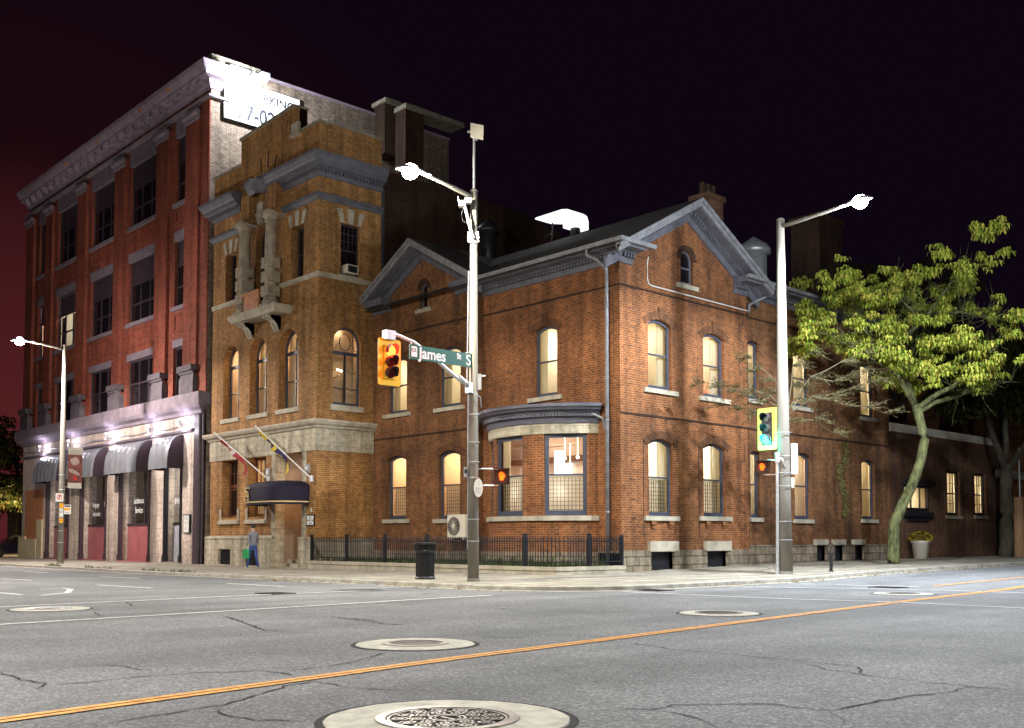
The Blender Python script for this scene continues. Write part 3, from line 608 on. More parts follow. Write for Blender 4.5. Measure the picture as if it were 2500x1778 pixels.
def drain(x, y, label, rot=False):
    z = G(x, y); t = thing('drain_grate', label, 'drain', (x, y, z), 'drain grates by the kerb')
    m = MB(); m.box(x-0.35, x+0.35, y-0.25, y+0.25, z+0.002, z+0.008); m.build('pit', 'black', t)
    g = MB()
    for i in range(9): g.box(x-0.34+i*0.08, x-0.30+i*0.08, y-0.24, y+0.24, z+0.004, z+0.016)
    g.box(x-0.38, x+0.38, y-0.28, y-0.24, z, z+0.015); g.box(x-0.38, x+0.38, y+0.24, y+0.28, z, z+0.015); g.build('grate', 'iron_dark', t)
drain(2.4, -13.9, 'dark drain grate on the white crosswalk line'); drain(9.9, -1.6, 'drain grate between the far crosswalk lines'); drain(7.0, -6.9, 'drain grate in the gutter at the corner kerb')
# ------------------------------------------------------------------ the tall red brick building on the left
FY = -2.98
TB = thing('brick_office_building', 'tall dark red brick building on the left with purple stone cornice and shopfront awnings', 'building', (-35, FY, 0))
PF = FRONT(FY)
NB = [(-45.85,-44.4), (-26.4,-25.1)]; WB = [(-42.6,-39.1), (-37.2,-33.72), (-31.9,-28.42)]
ROWS = [(8.1,10.55,10.92), (12.55,15.85,16.3), (17.72,21.05,22.05)]
holes = []; 
for (z0, z1, zl) in ROWS:
    for a, b in NB + WB: holes.append(opening(a, b, z0, z1))
w = MB(); w.wall(PF, [(-47.9,7.9),(-22.8,7.9),(-22.8,23.9),(-47.9,23.9)], holes, 0.3)
# panels under the windows, with a raised moulding
for (z0, z1) in ((10.95,12.35), (16.35,17.5)):
    for a, b in NB + WB:
        if z1-z0 < 0.5: continue
        w.ring(PF, opening(a+0.05,b-0.05,z0+0.32,z1-0.12), opening(a+0.17,b-0.17,z0+0.44,z1-0.24), -0.05, 0.0)
# pilasters
PIL = [(-47.8,-46.5), (-44.3,-43.15), (-39.05,-37.72), (-33.65,-32.3), (-28.37,-27.0), (-25.05,-23.65)]
for a, b in PIL: w.prism(PF, [(a,8),(b,8),(b,21.6),(a,21.6)], -0.17, 0)
w.pbox(PF, -23.65, -22.8, 8, 22.0, -0.06, 0)
w.build('front_wall', 'brick_red', TB)
w = MB(); PS = RIGHT(-22.8); w.wall(PS, [(FY,-0.2),(11.5,-0.2),(11.5,23.75),(FY,23.75)], [], 0); w.build('side_wall', 'brick_pale', TB)
w = MB(); w.box(-47.86,-22.84,FY+0.33,11.4,23.1,23.2); w.build('roof', 'roof', TB)
w = MB(); w.face([(-47.88,11.45,-0.3),(-22.82,11.45,-0.3),(-22.82,11.45,23.7),(-47.88,11.45,23.7)]); w.build('back_wall', 'brick_dark', TB)
w = MB(); w.pbox(RIGHT(-22.8), FY+0.9, 11.5, 23.75, 23.87, -0.10, 0.35); w.build('coping', 'cornice_pale', TB)
w = MB(); PWEST = RIGHT(-47.9); w.face([(-47.91,FY,-0.3),(-47.91,11.4,-0.3),(-47.91,11.4,23.8),(-47.91,FY,23.8)]); w.build('west_wall', 'brick_red', TB)
# main cornice
path = [(-48.6,FY+1.2),(-47.9,FY),(-22.8,FY),(-22.8,FY+1.3)]
path = [(-47.9,FY),(-22.8,FY),(-22.8,FY+1.1)]
c = MB(); c.sweep(path, [(0,22.42),(0.07,22.44),(0.10,22.55),(0.18,22.62),(0.22,22.82),(0.54,22.88),(0.57,23.02),(0.64,23.06),(0.78,23.26),(0.82,23.42),(0,23.46)])
x = -47.5
while x < -22.9: c.box(x, x+0.34, FY-0.50, FY-0.18, 22.64, 22.875); c.box(x+0.04, x+0.30, FY-0.38, FY-0.18, 22.56, 22.64); x += 1.05
c.build('cornice', 'cornice_pale', TB)
c = MB(); c.box(-25.0,-22.95,FY+0.1,FY+2.6,23.4,24.05); c.box(-25.05,-22.9,FY+0.05,FY+2.65,24.05,24.2); c.build('corner_block', 'stone_dark', TB)
for q in (-46.2,-42.6,-39.8,-35.2,-29.5,-26.2):   # weathered copper showing through the cornice paint
    b = MB(); b.prism(lambda u, z, d: (u, FY-0.655-0.14*(z-23.06)/0.20-d, z), [(q,23.07),(q+0.3,23.08),(q+0.55,23.14),(q+0.35,23.22),(q+0.1,23.19)], 0.0, 0.015); b.build('rust_patch', 'copper', TB)
e = MB(); e.sweep([(-47.9,FY+0.8),(-47.9,FY),(-22.8,FY),(-22.8,FY+0.9)], [(0,21.95),(0.2,21.98),(0.24,22.08),(0.16,22.12),(0,22.14)])
for a, b in PIL: e.sweep([(a-0.06,FY-0.17),(b+0.06,FY-0.17)], [(0,21.2),(0.06,21.22),(0.10,21.4),(0.22,21.48),(0.22,21.62),(0,21.64)])
e.build('entablature', 'lintel_stone', TB)
b = MB()
for x in (-46.7,-43.4,-38.3,-32.9,-27.6,-24.3): b.tube([PF(x+0.12*sin(t)-0.1, 22.46+0.26*cos(t), -0.05) for t in rng(0,pi,8)], 0.03, 5)
b.build('tie_anchor', 'frame_black', TB)
for r, (z0, z1, zl) in enumerate(ROWS):
    for a, b in NB + WB:
        wide = b-a > 2; lit = None
        if r == 1 and abs(a+42.6) < .1: lit = 'white'
        if r == 1 and a < -45: lit = 'white'
        third = (b-a)/3
        wd = window(TB, PF, a, b, z0, z1, 0, 0.14, 0.08, 'frame_plum', lit, rail=True, mull=((a+third, b-third) if wide else ()), trans=(z0+(z1-z0)*0.64 if r > 0 else None),
                    sill=(0.16, 0.2, 0.12) if r > 0 else None, sillm='lintel_stone', railz=z0+(z1-z0)*(0.31 if r > 0 else 0.5), thick2=0.045, lz=0.0)
        l = MB(); l.pbox(PF, a-0.06, b+0.06, z1-0.001, zl if r < 2 else 22.0, -0.03, 0.24); l.build('lintel', 'lintel_stone', wd)
        if r > 0:
            k = MB(); k.face([PF(u, z, 0.182) for u, z in opening(a+0.1, b-0.1, z0+(z1-z0)*0.655, z1-0.1)]); k.build('transom_panel', 'frame_plum', wd)
        if lit:
            k = MB()
            for q in (a+0.02, b-third*(1.0 if wide else 0)-0.42): k.pbox(PF, q, q+(third*0.62 if wide else 0.5), z0+0.1, z0+(z1-z0)*0.62, 0.34, 0.345)
            k.build('blind', 'frame_plum', wd)
# stone ledge over the shop front, with pedestals under the pilasters
c = MB(); c.sweep([(-48.0,FY+0.8),(-48.0,FY),(-23.2,FY),(-23.2,FY+0.5)], [(0,7.05),(0.10,7.08),(0.14,7.22),(0.34,7.34),(0.42,7.5),(0.42,8.02),(0.36,8.06),(0,8.08)]); c.build('ledge', 'lintel_stone', TB)
for a, b in PIL:
    c = MB(); c.pbox(PF, a-0.05, b+0.02, 8.06, 8.85, -0.30, 0); c.pbox(PF, a-0.0, b-0.03, 8.85, 9.0, -0.26, 0); c.pbox(PF, a-0.03, b+0.0, 9.0, 9.12, -0.33, 0); c.pbox(PF, a-0.06, b+0.03, 9.12, 9.4, -0.42, 0); c.build('pedestal', 'pedestal_stone', TB)
# shop front wall with its bays
SB = [(-43.5,-39.8), (-38.1,-34.3), (-32.6,-28.75), (-27.1,-25.2)]
w = MB(); w.wall(PF, [(-47.95,-0.25),(-23.95,-0.25),(-23.95,7.05),(-47.95,7.05)], [opening(a, b, -0.02, 5.3) for a, b in SB], 0.9); w.build('shop_wall', 'shop_tile', TB)
c = MB(); c.sweep([(-48,FY),(-24,FY)], [(0,6.25),(0.12,6.28),(0.18,6.36),(0.06,6.42),(0,6.44)]); c.build('shop_moulding', 'lintel_stone', TB)
c = MB(); c.box(-23.95,-23.5,FY-0.05,FY+0.3,-0.2,7.05); c.build('corner_pier', 'frame_plum', TB)
c = MB(); c.tube([(-23.36,FY-0.02,-0.1),(-23.36,FY-0.02,7.0)],0.09,10); c.tube([(-23.1,FY+0.02,-0.1),(-23.1,FY+0.02,7.3)],0.07,10); c.build('downspout', 'frame_plum', TB)
c = MB(); c.box(-23.25,-22.4,FY+0.25,FY+0.32,-0.1,2.7)
c = MB()
for i in range(9): c.box(-23.25+i*0.1,-23.22+i*0.1,FY+0.3,FY+0.33,0.1,2.55)
c.box(-23.3,-22.35,FY+0.28,FY+0.35,2.3,2.55); c.build('side_gate', 'frame_black', TB)
for i, (a, b) in enumerate(SB):
    s = MB(); d = 0.42
    s.pbox(PF, a-0.02, a+0.13, -0.1, 5.2, -0.06, 0.14); s.pbox(PF, b-0.13, b+0.02, -0.1, 5.2, -0.06, 0.14); s.pbox(PF, a-0.05, a+0.16, -0.12, 0.4, -0.10, 0.15); s.pbox(PF, b-0.16, b+0.05, -0.12, 0.4, -0.10, 0.15)
    m = (a+b)/2 + 0.3
    s.pbox(PF, m-0.035, m+0.035, 1.9, 5.2, d-0.02, d+0.06); s.pbox(PF, a+0.13, b-0.13, 1.88, 2.0, d-0.04, d+0.06)
    sw = s.build('shop_window', 'frame_plum' if i < 3 else 'frame_black', TB)
    k = MB(); k.pbox(PF, a+0.13, b-0.13, 0.08, 1.88, d, d+0.05)
    for q in range(1, 5): x = a+(b-a)*q/5; k.pbox(PF, x-0.012, x+0.012, 0.1, 1.86, d-0.012, d)
    k.build('dado', 'dado_trail_red' if i < 3 else 'dado_grey', sw)
    k = MB(); k.pbox(PF, a-0.1, b+0.1, -0.2, 0.07, -0.12, d+0.05); k.build('threshold', 'dado_trail_red' if i < 3 else 'stone_dark', sw)
    g = MB(); g.face([PF(a+.13,2,d+.02),PF(b-.13,2,d+.02),PF(b-.13,5.2,d+.02),PF(a+.13,5.2,d+.02)]); g.build('pane', 'glass_shop', sw)
    room(sw, PF, a, b, 1.9, 5.2, d+0.1, 2.6, 'room_dark' if i < 3 else 'cafe_panel', 'room_lamp_white', side=0.1, lamp=True, lz=0.0, lw=(0.5 if i == 3 else 0.2))
    if i in (2, 3, 0):
        k = MB(); u = {2: (-30.8, -28.9), 3: (-25.95, -25.35), 0: (-41.9, -40.5)}[i]
        k.pbox(PF, u[0], u[1], 2.7 if i == 2 else 2.3, 3.9 if i == 2 else (5.0 if i == 3 else 3.2), d+1.3, d+1.32); k.build('lit_panel', 'shop_lamp', sw)
    for body, u, z, sz in {1: [('Language', -37.35, 2.98, .40), ('Instruction', -37.35, 2.48, .40), ('Employment', -35.75, 3.02, .38), ('Services', -35.5, 2.50, .42)], 2: [('Settlement', -31.75, 3.05, .46), ('Services', -31.55, 2.55, .46), ('Children', -29.9, 2.2, .44)], 3: [('8 Main', -26.85, 2.9, .44)], 0: [('NOUS', -42.3, 2.7, .5)]}.get(i, []):
        if i == 0: continue
        text('lettering', body, sz, 'white_paint', sw, PF(u, z, d-0.0), (1,0,0), (0,0,1), 0.003, sx=0.62)
# awnings
for a, b in ((-43.6,-39.7), (-38.2,-34.2), (-32.7,-28.65), (-27.2,-25.1)):
    pr = [(0.0,6.18),(0.22,6.16),(0.42,6.05),(0.60,5.84),(0.73,5.56),(0.80,5.22),(0.83,4.9),(0.83,4.55)]
    k = MB(); n = max(3, int((b-a)/0.62)); vs = []
    for j in range(n*4+1):
        u = a+(b-a)*j/(n*4); bl = 0.10*abs(sin(pi*j/4))
        vs += [PF(u, z, -(o+bl*(0.3+0.7*min(1, o)))) for o, z in pr]
    m = len(pr); k.mesh(vs, [(j*m+q, (j+1)*m+q, (j+1)*m+q+1, j*m+q+1) for j in range(n*4) for q in range(m-1)])
    aw = k.build('awning', 'awning_metal', TB, True)
    k = MB()
    for u in (a+0.01, b-0.01): k.face([PF(u, z, -o) for o, z in pr] + [PF(u, 4.55, 0)])
    k.build('awning_end', 'awning_side', aw)
# up and down lights on a conduit along the shop front
k = MB(); k.tube([PF(x, 6.62+0.05*sin(x*1.7), -0.08) for x in rng(-47.8,-24.3,30)], 0.025, 6); k.build('conduit', 'galv', TB)
for x in (-43.75,-39.0,-33.5,-28.2,-24.65):
    k = MB(); k.tube([PF(x,6.62,-0.05),PF(x,6.66,-0.42)],0.02,6); k.tube([PF(x,6.52,-0.42),PF(x,6.80,-0.42)],[0.06,0.08],10); fx = k.build('spot_fixture', 'galv', TB)
    k = MB(); k.sphere(PF(x,6.82,-0.42),0.055,6); k.build('bulb', 'uplight', fx)
    light('spot_light', 'POINT', PF(x,6.90,-0.46), 34, (0.86,0.80,1.0), fx, 0.05)
    light('spot_light', 'POINT', PF(x,6.38,-0.50), 55, (0.92,0.86,1.0), fx, 0.05)
# paper and panels at the left end of the shop front
k = MB(); k.pbox(PF,-47.3,-44.1,1.0,4.25,-0.03,0); k.build('hoarding_panel','copper',TB)
k = MB(); k.pbox(PF,-48.2,-47.0,-0.3,1.35,-0.12,-0.02); k.pbox(PF,-46.95,-44.9,-0.3,1.2,-0.16,-0.02); k.pbox(PF,-44.85,-43.95,-0.1,2.4,-0.14,-0.02); k.build('plywood_hoarding','plywood',TB)
# chimneys above the side wall and the painted bill board
k = MB(); k.box(-22.85,-21.9,6.4,7.4,21.5,24.2); c = k.build('chimney','brick_dark',TB); k = MB(); k.box(-22.95,-21.7,6.3,9.6,24.2,24.42); k.build('chimney_cap','stone_dark',c)
k = MB(); k.box(-21.9,-21.0,7.1,8.3,20.5,23.8); c = k.build('chimney','brick_dark',TB); k = MB(); k.box(-22.0,-20.85,7.0,11.0,23.8,24.05); k.build('chimney_cap','stone_dark',c)
BB = thing('billboard', 'white billboard with blurred black numbers high on the tall building side wall', 'billboard', (-22.7,-0.3,21.2))
k = MB(); k.pbox(RIGHT(-22.8),-2.36,1.72,21.2,23.2,-0.12,-0.02); k.build('board','white_paint',BB)
k = MB(); k.ring(RIGHT(-22.8), opening(-2.40,1.76,21.16,23.24), opening(-2.36,1.72,21.2,23.2), -0.15, -0.02); k.build('edge','frame_black',BB)
text('number','777-0272',1.05,'frame_black',BB,(-22.67,-2.15,21.38),(0,1,0),(0,0,1),0.004,sx=0.85,bold=0.03)
text('word','PARKING',0.55,'frame_black',BB,(-22.67,1.42,22.52),(0,1,0),(0,0,1),0.004,align='RIGHT',sx=1.05,bold=0.015)
FL = thing('floodlight','bright floodlight on an arm lighting the billboard','floodlight',(-22.8,-1.0,23.8))
k = MB(); k.tube([(-22.8,-1.0,23.6),(-22.2,-1.0,23.75),(-21.4,-1.0,23.3)],0.03,6); k.build('arm','galv',FL)
k = MB(); k.box(-21.55,-21.2,-1.22,-0.78,23.05,23.3); k.build('housing','galv',FL)
k = MB(); k.sphere((-21.42,-1.0,23.02),0.17,8); k.build('lens','lens_flood',FL)
light('flood_light','POINT',(-21.25,-1.2,22.78),2600,(0.86,0.93,1.0),FL,0.15)

# ------------------------------------------------------------------ yellow brick tower house
TW = thing('yellow_brick_house', 'narrow yellow brick house with stone base, arched windows and a small balcony', 'building', (-17.8, FY, 0))
X0, X1 = -22.3, -13.35
arches = [(-21.2,-19.73), (-18.78,-17.28), (-16.35,-14.75)]
gw = [(-21.18,-19.72), (-18.79,-17.3)]
hs = [opening(a,b,6.57,9.87,(b-a)/2,14) for a, b in arches] + [opening(-21.13,-20.12,11.88,14.08), opening(-15.48,-14.46,11.88,14.1), opening(-18.42,-17.28,11.9,14.78,0.57,12)] + \
     [opening(a,b,2.13,4.69) for a, b in gw] + [opening(-16.45,-14.35,-0.1,4.92)]
outl = [(X0,-0.3),(-16.45,-0.3),(-16.45,-0.1),(-14.35,-0.1),(-14.35,-0.3),(X1,-0.3),(X1,18.0),(-14.88,18.0),(-14.88,18.97),(-15.43,19.22),(-19.8,19.05),(-19.8,17.92),(X0,17.9)]
outl = [(X0,-0.3),(X1,-0.3),(X1,18.0),(-14.88,18.0),(-14.88,19.05),(-15.3,19.22),(-19.8,19.05),(-19.8,17.92),(X0,17.9)]
w = MB(); w.wall(PF, outl, hs, 0.42); w.build('front_wall','brick_yellow',TW)
PT = RIGHT(X1)
w = MB(); w.wall(PT, [(FY,-0.3),(0.1,-0.3),(0.1,18.05),(FY,18.05)], [opening(-2.25,-0.9,6.6,9.82,0.67,14), opening(-1.92,-0.98,11.95,14.1)], 0.25); w.build('side_wall','brick_yellow',TW)
w = MB(); w.box(X0+0.02,X1-0.35,FY+0.45,0.1,0,17.2); 
w = MB(); w.face([(X0,FY+.4,17),(X1,FY+.4,17),(X1,.1,17),(X0,.1,17)]); w.face([(X0,0.1,0),(X1,0.1,0),(X1,0.1,18),(X0,0.1,18)]); w.face([(X0,FY,0),(X0,.1,0),(X0,.1,17.9),(X0,FY,17.9)]); w.build('roof','roof',TW)
w = MB(); w.prism(FRONT(FY+0.36), [(X0,16.9),(X1,16.9)]+outl[2:], 0, 0.02); w.build('parapet_back','brick_dark',TW)
# copings
k = MB()
for a, b, z in ((X0-0.05,-19.8,17.9),(-14.88,X1+0.06,18.0)): k.pbox(PF,a,b,z,z+0.09,-0.07,0.42)
k.prism(PF,[(-19.88,19.05),(-15.3,19.22),(-14.8,19.02),(-14.8,19.12),(-15.3,19.34),(-19.88,19.15)],-0.07,0.42)
k.pbox(PT,FY+0.42,0.1,18.05,18.14,-0.06,0.35); k.build('coping','stone_dark',TW)
k = MB(); k.pbox(PF,-15.35,-14.8,18.0,18.45,-0.12,0); k.pbox(PF,-15.42,-14.78,17.9,18.02,-0.16,0); k.build('parapet_scroll','stone',TW)
k = MB()
for (u0,z0,u1,z1) in ((-18.9,17.2,-18.65,16.8),(-18.1,17.75,-18.0,17.1),(-17.4,17.95,-17.45,17.2),(-16.7,17.6,-16.95,17.05)): k.prism(PF,[(u0,z0),(u0+0.07,z0),(u1+0.07,z1),(u1,z1)],-0.012,0.0)
k.build('brick_slot','frame_black',TW)
# broken main cornice with dentils, string bands
prof = [(0,15.80),(0.06,15.82),(0.10,15.94),(0.12,16.06),(0.22,16.12),(0.36,16.16),(0.38,16.28),(0.43,16.33),(0.53,16.52),(0.55,16.64),(0,16.68)]
k = MB(); k.sweep([(-17.25,FY+0.05),(-17.2,FY),(X1,FY),(X1,0.1)], prof); k.sweep([(X0-0.0,FY+0.6),(X0,FY),(-19.7,FY)], prof)
for a, b in ((-17.1,X1+0.2),(X0-0.2,-19.8)):
    x = a
    while x < b: k.box(x,x+0.09,FY-0.21,FY-0.11,15.97,16.11); x += 0.17
y = FY-0.15
while y < 0: k.box(X1+0.11,X1+0.21,y,y+0.09,15.97,16.11); y += 0.17
k.build('cornice','trim',TW)
k = MB(); k.sweep([(-18.6,FY),(-18.1,FY-0.42),(-17.5,FY-0.55),(-17.2,FY-0.1)],[(0,16.0),(0.15,16.1),(0.28,16.35),(0.32,16.5),(0,16.55)]); k.build('cornice_scroll','trim',TW)
k = MB(); pr2 = [(0,14.84),(0.06,14.86),(0.10,14.95),(0.18,15.0),(0.18,15.10),(0,15.12)]
k.sweep([(-16.4,FY),(X1,FY),(X1,0.1)],pr2); k.sweep([(X0,FY+0.5),(X0,FY),(-19.5,FY)],pr2); k.build('upper_band','trim',TW)
k = MB()
for u in (-18.62,-16.38): k.pbox(PF,u-0.36,u+0.36,14.88,16.1,-0.42,0)
k.build('entablature_block','brick_yellow',TW)
k = MB(); k.sweep([(-16.3,FY),(X1,FY),(X1,0.0)],[(0,11.7),(0.05,11.7),(0.07,11.9),(0,11.92)]); k.sweep([(X0,FY),(-19.1,FY)],[(0,11.7),(0.05,11.7),(0.07,11.9),(0,11.92)])
k.sweep([(X0-0.0,FY+0.3),(X0,FY),(X1,FY),(X1,0.0)],[(0,5.6),(0.10,5.62),(0.14,5.7),(0.24,5.76),(0.30,5.86),(0.30,5.94),(0,5.97)]); k.build('string_course','stone',TW)
k = MB(); k.sweep([(X0,FY+0.3),(X0,FY),(X1,FY),(X1,0.0)],[(0,4.71),(0.04,4.71),(0.04,5.6),(0,5.6)])
k.prism(PF,[(-16.75,-0.25),(-16.449,-0.25),(-16.449,4.70),(-16.75,4.70)],-0.035,0.42); k.prism(PF,[(-14.351,-0.25),(-14.05,-0.25),(-14.05,4.70),(-14.351,4.70)],-0.035,0.42); k.build('stone_band','limestone',TW)
# stone base
k = MB()
k.wall(FRONT(FY-0.2),[(X0-0.1,-0.3),(-16.5,-0.3),(-16.5,1.2),(X0-0.1,1.2)],[opening(-21.1,-19.95,0.05,0.73),opening(-18.76,-17.57,0.05,0.72)],0.4)
k.sweep([(X0-0.1,FY-0.2),(-16.5,FY-0.2)],[(0,1.19),(0.03,1.2),(0.0,1.27),(-0.2,1.33)]); k.pbox(PF,-16.52,-16.47,-0.3,1.2,-0.2,0.5)
k.wall(FRONT(FY-0.2),[(-14.33,-0.3),(X1+0.08,-0.3),(X1+0.08,1.18),(-14.33,1.18)],[],0); k.pbox(PF,-14.34,-14.31,-0.3,1.18,-0.198,0.5); k.pbox(PF,-14.33,X1+0.08,1.17,1.25,-0.22,0)
k.pbox(RIGHT(X1+0.08),FY-0.2,0.1,-0.3,1.18,-0.0,0.05)
k.build('base','limestone',TW)
for a in (-21.1,-18.76):
    k = MB(); k.pbox(FRONT(FY-0.2),a,a+1.19,0.05,0.73,0.13,0.17)
    for i in range(1,6): k.pbox(FRONT(FY-0.2),a+i*0.2-0.015,a+i*0.2+0.015,0.06,0.72,0.06,0.10)
    k.build('basement_window','frame_black',TW)
# upper windows
def stone_keys(P, u0, u1, z, par):
    k = MB(); m = (u0+u1)/2
    for f, ww, h in ((0,0.17,0.62),(-0.85,0.13,0.55),(0.85,0.13,0.55)):
        c_ = m+f*(u1-u0)/2; t = f*0.18
        k.prism(P,[(c_-ww*0.7,z),(c_+ww*0.7,z),(c_+ww+t,z+h),(c_-ww+t,z+h)],-0.035,0.02)
    return k.build('keystone','stone',par)
for a, b in ((-21.13,-20.12),(-15.48,-14.46)):
    wd = window(TW,PF,a,b,11.88,14.09,0,0.34,0.07,'frame_plum',None,sill=(0.12,0.14,0.09),grid=(3,3,13.1,14.0)); stone_keys(PF,a,b,14.11,wd)
wd = window(TW,PT,-1.92,-0.98,11.95,14.1,0,0.14,0.06,'frame_plum',None,sill=(0.12,0.12,0.08),grid=(4,3,13.1,14.03)); stone_keys(PT,-1.92,-0.98,14.11,wd)
window(TW,PF,-18.42,-17.28,11.9,14.78,0.57,0.34,0.07,'frame_plum',None,sill=(0.1,0.2,0.08))
k = MB(); arch_ring(k,PF,-18.42,-17.28,14.78,0.57,0.26,15); k.build('arch','brick_yellow',TW)
k = MB(); k.prism(PF,[(-17.98,14.8),(-17.72,14.8),(-17.5,15.3),(-17.62,15.32),(-17.65,15.75),(-18.05,15.75),(-18.08,15.32),(-18.2,15.3)],-0.16,0); k.build('keystone','stone',TW)
AC = thing('window_air_conditioner','small air conditioner in the dark upper side window of the yellow brick house','air conditioner',(X1+0.1,-1.45,12.02))
k = MB(); k.pbox(PT,-1.75,-1.2,12.03,12.38,-0.22,0.2); k.build('case','cream',AC); k = MB(); k.pbox(PT,-1.70,-1.25,12.07,12.34,-0.226,-0.2); k.build('grille','frame_black',AC)
for i, (a, b) in enumerate(arches):
    wd = window(TW,PF,a,b,6.57,9.87,(b-a)/2,0.34,0.075,'frame_blue','amber',trans=8.95,mull=((a+b)/2,),sill=(0.10,0.19,0.08),curt='l' if i else 'r',railz=7.75,thick2=0.02,rail=True)
    k = MB(); arch_ring(k,PF,a,b,9.87,(b-a)/2,0.27,19); arch_ring(k,PF,a-0.29,b+0.29,10.16,(b-a)/2+0.29,0.13,23,-0.02); k.build('arch','brick_yellow',wd)
a, b = -2.25, -0.9
wd = window(TW,PT,a,b,6.6,9.82,0.675,0.12,0.075,'frame_blue','amber',trans=8.75,mull=(),sill=(0.12,0.24,0.07),railz=7.3,thick2=0.012,lz=0.15)
k = MB(); arch_ring(k,PT,a,b,9.82,0.675,0.27,19); arch_ring(k,PT,a-0.29,b+0.29,10.11,0.965,0.12,23,-0.02); k.build('arch','brick_yellow',wd)
k = MB(); m = (a+b)/2; cc = [(m+0.27*cos(t), 9.22+0.36*sin(t)) for t in rng(0,2*pi,24)[:-1]]; ci = [(m+0.245*cos(t), 9.22+0.335*sin(t)) for t in rng(0,2*pi,24)[:-1]]; k.ring(PT,cc,ci,0.15,0.18)
k.pbox(PT,m-0.04,m+0.04,6.7,8.7,0.14,0.19)
for s_ in (-1,1): k.tube([PT(m+s_*(0.26+0.3*t), 9.12-0.2*t+0.06*sin(t*6), 0.165) for t in rng(0,1,8)],0.012,5)
for zz in (7.3,8.0): k.tube([PT(a+0.07+(b-a-0.14)*t, zz+0.05*sin(t*14), 0.165) for t in rng(0,1,20)],0.012,5)
k.build('tracery','frame_black',wd)
CH = thing('chandelier','small lit chandelier behind the arched side window of the yellow brick house','chandelier',(X1-1.0,-1.55,8.1))
k = MB(); k.tube([(X1-1.0,-1.55,8.1),(X1-1.0,-1.55,9.3)],0.015,5)
for t in rng(0,2*pi,6)[:-1]: k.tube([(X1-1.0,-1.55,7.85),(X1-1.0+0.28*cos(t),-1.55+0.28*sin(t),7.95),(X1-1.0+0.3*cos(t),-1.55+0.3*sin(t),8.1)],0.014,5)
k.build('arms','gold',CH)
k = MB(); [k.sphere((X1-1.0+0.3*cos(t),-1.55+0.3*sin(t),8.16),0.05,5) for t in rng(0,2*pi,6)[:-1]]; k.build('candle','chandelier',CH)
# balcony with two banded columns
BY = FY-0.45
k = MB(); k.sweep([(-19.0,FY),(-19.0,FY-0.78),(-15.35,FY-0.78),(-15.35,FY)],[(-0.25,10.5),(0.02,10.5),(0.06,10.62),(0.14,10.7),(0.14,10.82),(0,10.86),(-0.3,10.86)]); k.box(-19.0,-15.35,FY-0.78,FY,10.55,10.84)
k.build('balcony','stone',TW)
k = MB(); k.pbox(PF,-18.1,-16.9,10.86,11.55,-0.7,-0.6); k.pbox(PF,-18.3,-16.8,11.55,11.68,-0.74,-0.56); k.build('balcony_parapet','copper',TW)
for u in (-18.62,-16.4):
    k = MB(); y = FY-0.40; z0 = 10.86
    k.box(u-0.36,u+0.36,y-0.34,y+0.36,z0,z0+0.14); k.lathe(u,y,[(0.34,0.14),(0.36,0.24),(0.30,0.30),(0.28,0.36),(0.32,0.40),(0.27,0.46)],18,z=z0)
    z = z0+0.46
    for i in range(3): k.box(u-0.29,u+0.29,y-0.29,y+0.29,z,z+0.44); k.lathe(u,y,[(0.25,0.44),(0.25,0.60)],16,z=z); z += 0.60
    k.lathe(u,y,[(0.26,0),(0.255,0.3),(0.235,1.05),(0.225,1.3),(0.27,1.32),(0.27,1.38),(0.24,1.42),(0.30,1.55),(0.37,1.62)],18,z=z); k.box(u-0.42,u+0.42,y-0.40,y+0.40,z+1.62,z+1.72); k.box(u-0.36,u+0.36,y-0.36,y+0.40,z+1.72,z+1.80)
    k.build('column','stone_column',TW)
    k = MB()
    for o in (-0.2,0.08):
        k.prism(lambda q, zz, d, u=u, o=o: (u+o+d, FY-q, zz), [(0,9.95),(0.12,9.95),(0.2,10.1),(0.3,10.3),(0.66,10.42),(0.66,10.5),(0,10.5)], 0, 0.14)
    k.prism(lambda q, zz, d, u=u: (u-0.2+d, FY-q, zz), [(0,9.9),(0.08,9.9),(0.16,10.15),(0.5,10.44),(0.5,10.5),(0,10.5)], 0, 0.42); k.build('bracket','stone',TW)
# ground floor windows, entrance
for i, (a, b) in enumerate(gw):
    window(TW,PF,a,b,2.13,4.69,0,0.36,0.09,'door_wood','amber' if i else None,trans=3.55,mull=((a+b)/2,) ,grid=(4,2,3.65,4.6),curt='l' if i else '',lz=0.0)
    k = MB(); k.prism(lambda q, zz, d, a=a: (a-0.14+d, FY+q, zz), [(-0.13,1.84),(0.38,1.84),(0.38,2.13),(-0.13,1.98)], 0, b-a+0.28); k.pbox(PF,a-0.17,a,1.84,2.5,-0.03,0.05); k.pbox(PF,b,b+0.17,1.84,2.5,-0.03,0.05); k.build('sill','stone',TW)
k = MB(); a, b, dd = -16.45, -14.35, 1.5
k.face([PF(a,-0.1,0.42),PF(a,-0.1,dd),PF(a,4.92,dd),PF(a,4.92,0.42)]); k.face([PF(b,-0.1,0.42),PF(b,-0.1,dd),PF(b,4.92,dd),PF(b,4.92,0.42)]); k.face([PF(a,4.92,0.42),PF(b,4.92,0.42),PF(b,4.92,dd),PF(a,4.92,dd)]); k.build('porch_wall','porch_plaster',TW)
k = MB(); k.ring(PF,opening(a,b,0.3,4.92),opening(a+0.12,b-0.12,0.32,4.8),dd-0.15,dd); k.pbox(PF,a+0.1,b-0.1,3.0,3.2,dd-0.16,dd)
for x in (a+0.62,b-0.62): k.pbox(PF,x-0.05,x+0.05,0.3,4.8,dd-0.13,dd-0.01)
dr = k.build('door','door_wood',TW)
k = MB(); k.pbox(PF,a+0.67,b-0.67,0.32,3.0,dd-0.06,dd-0.02)
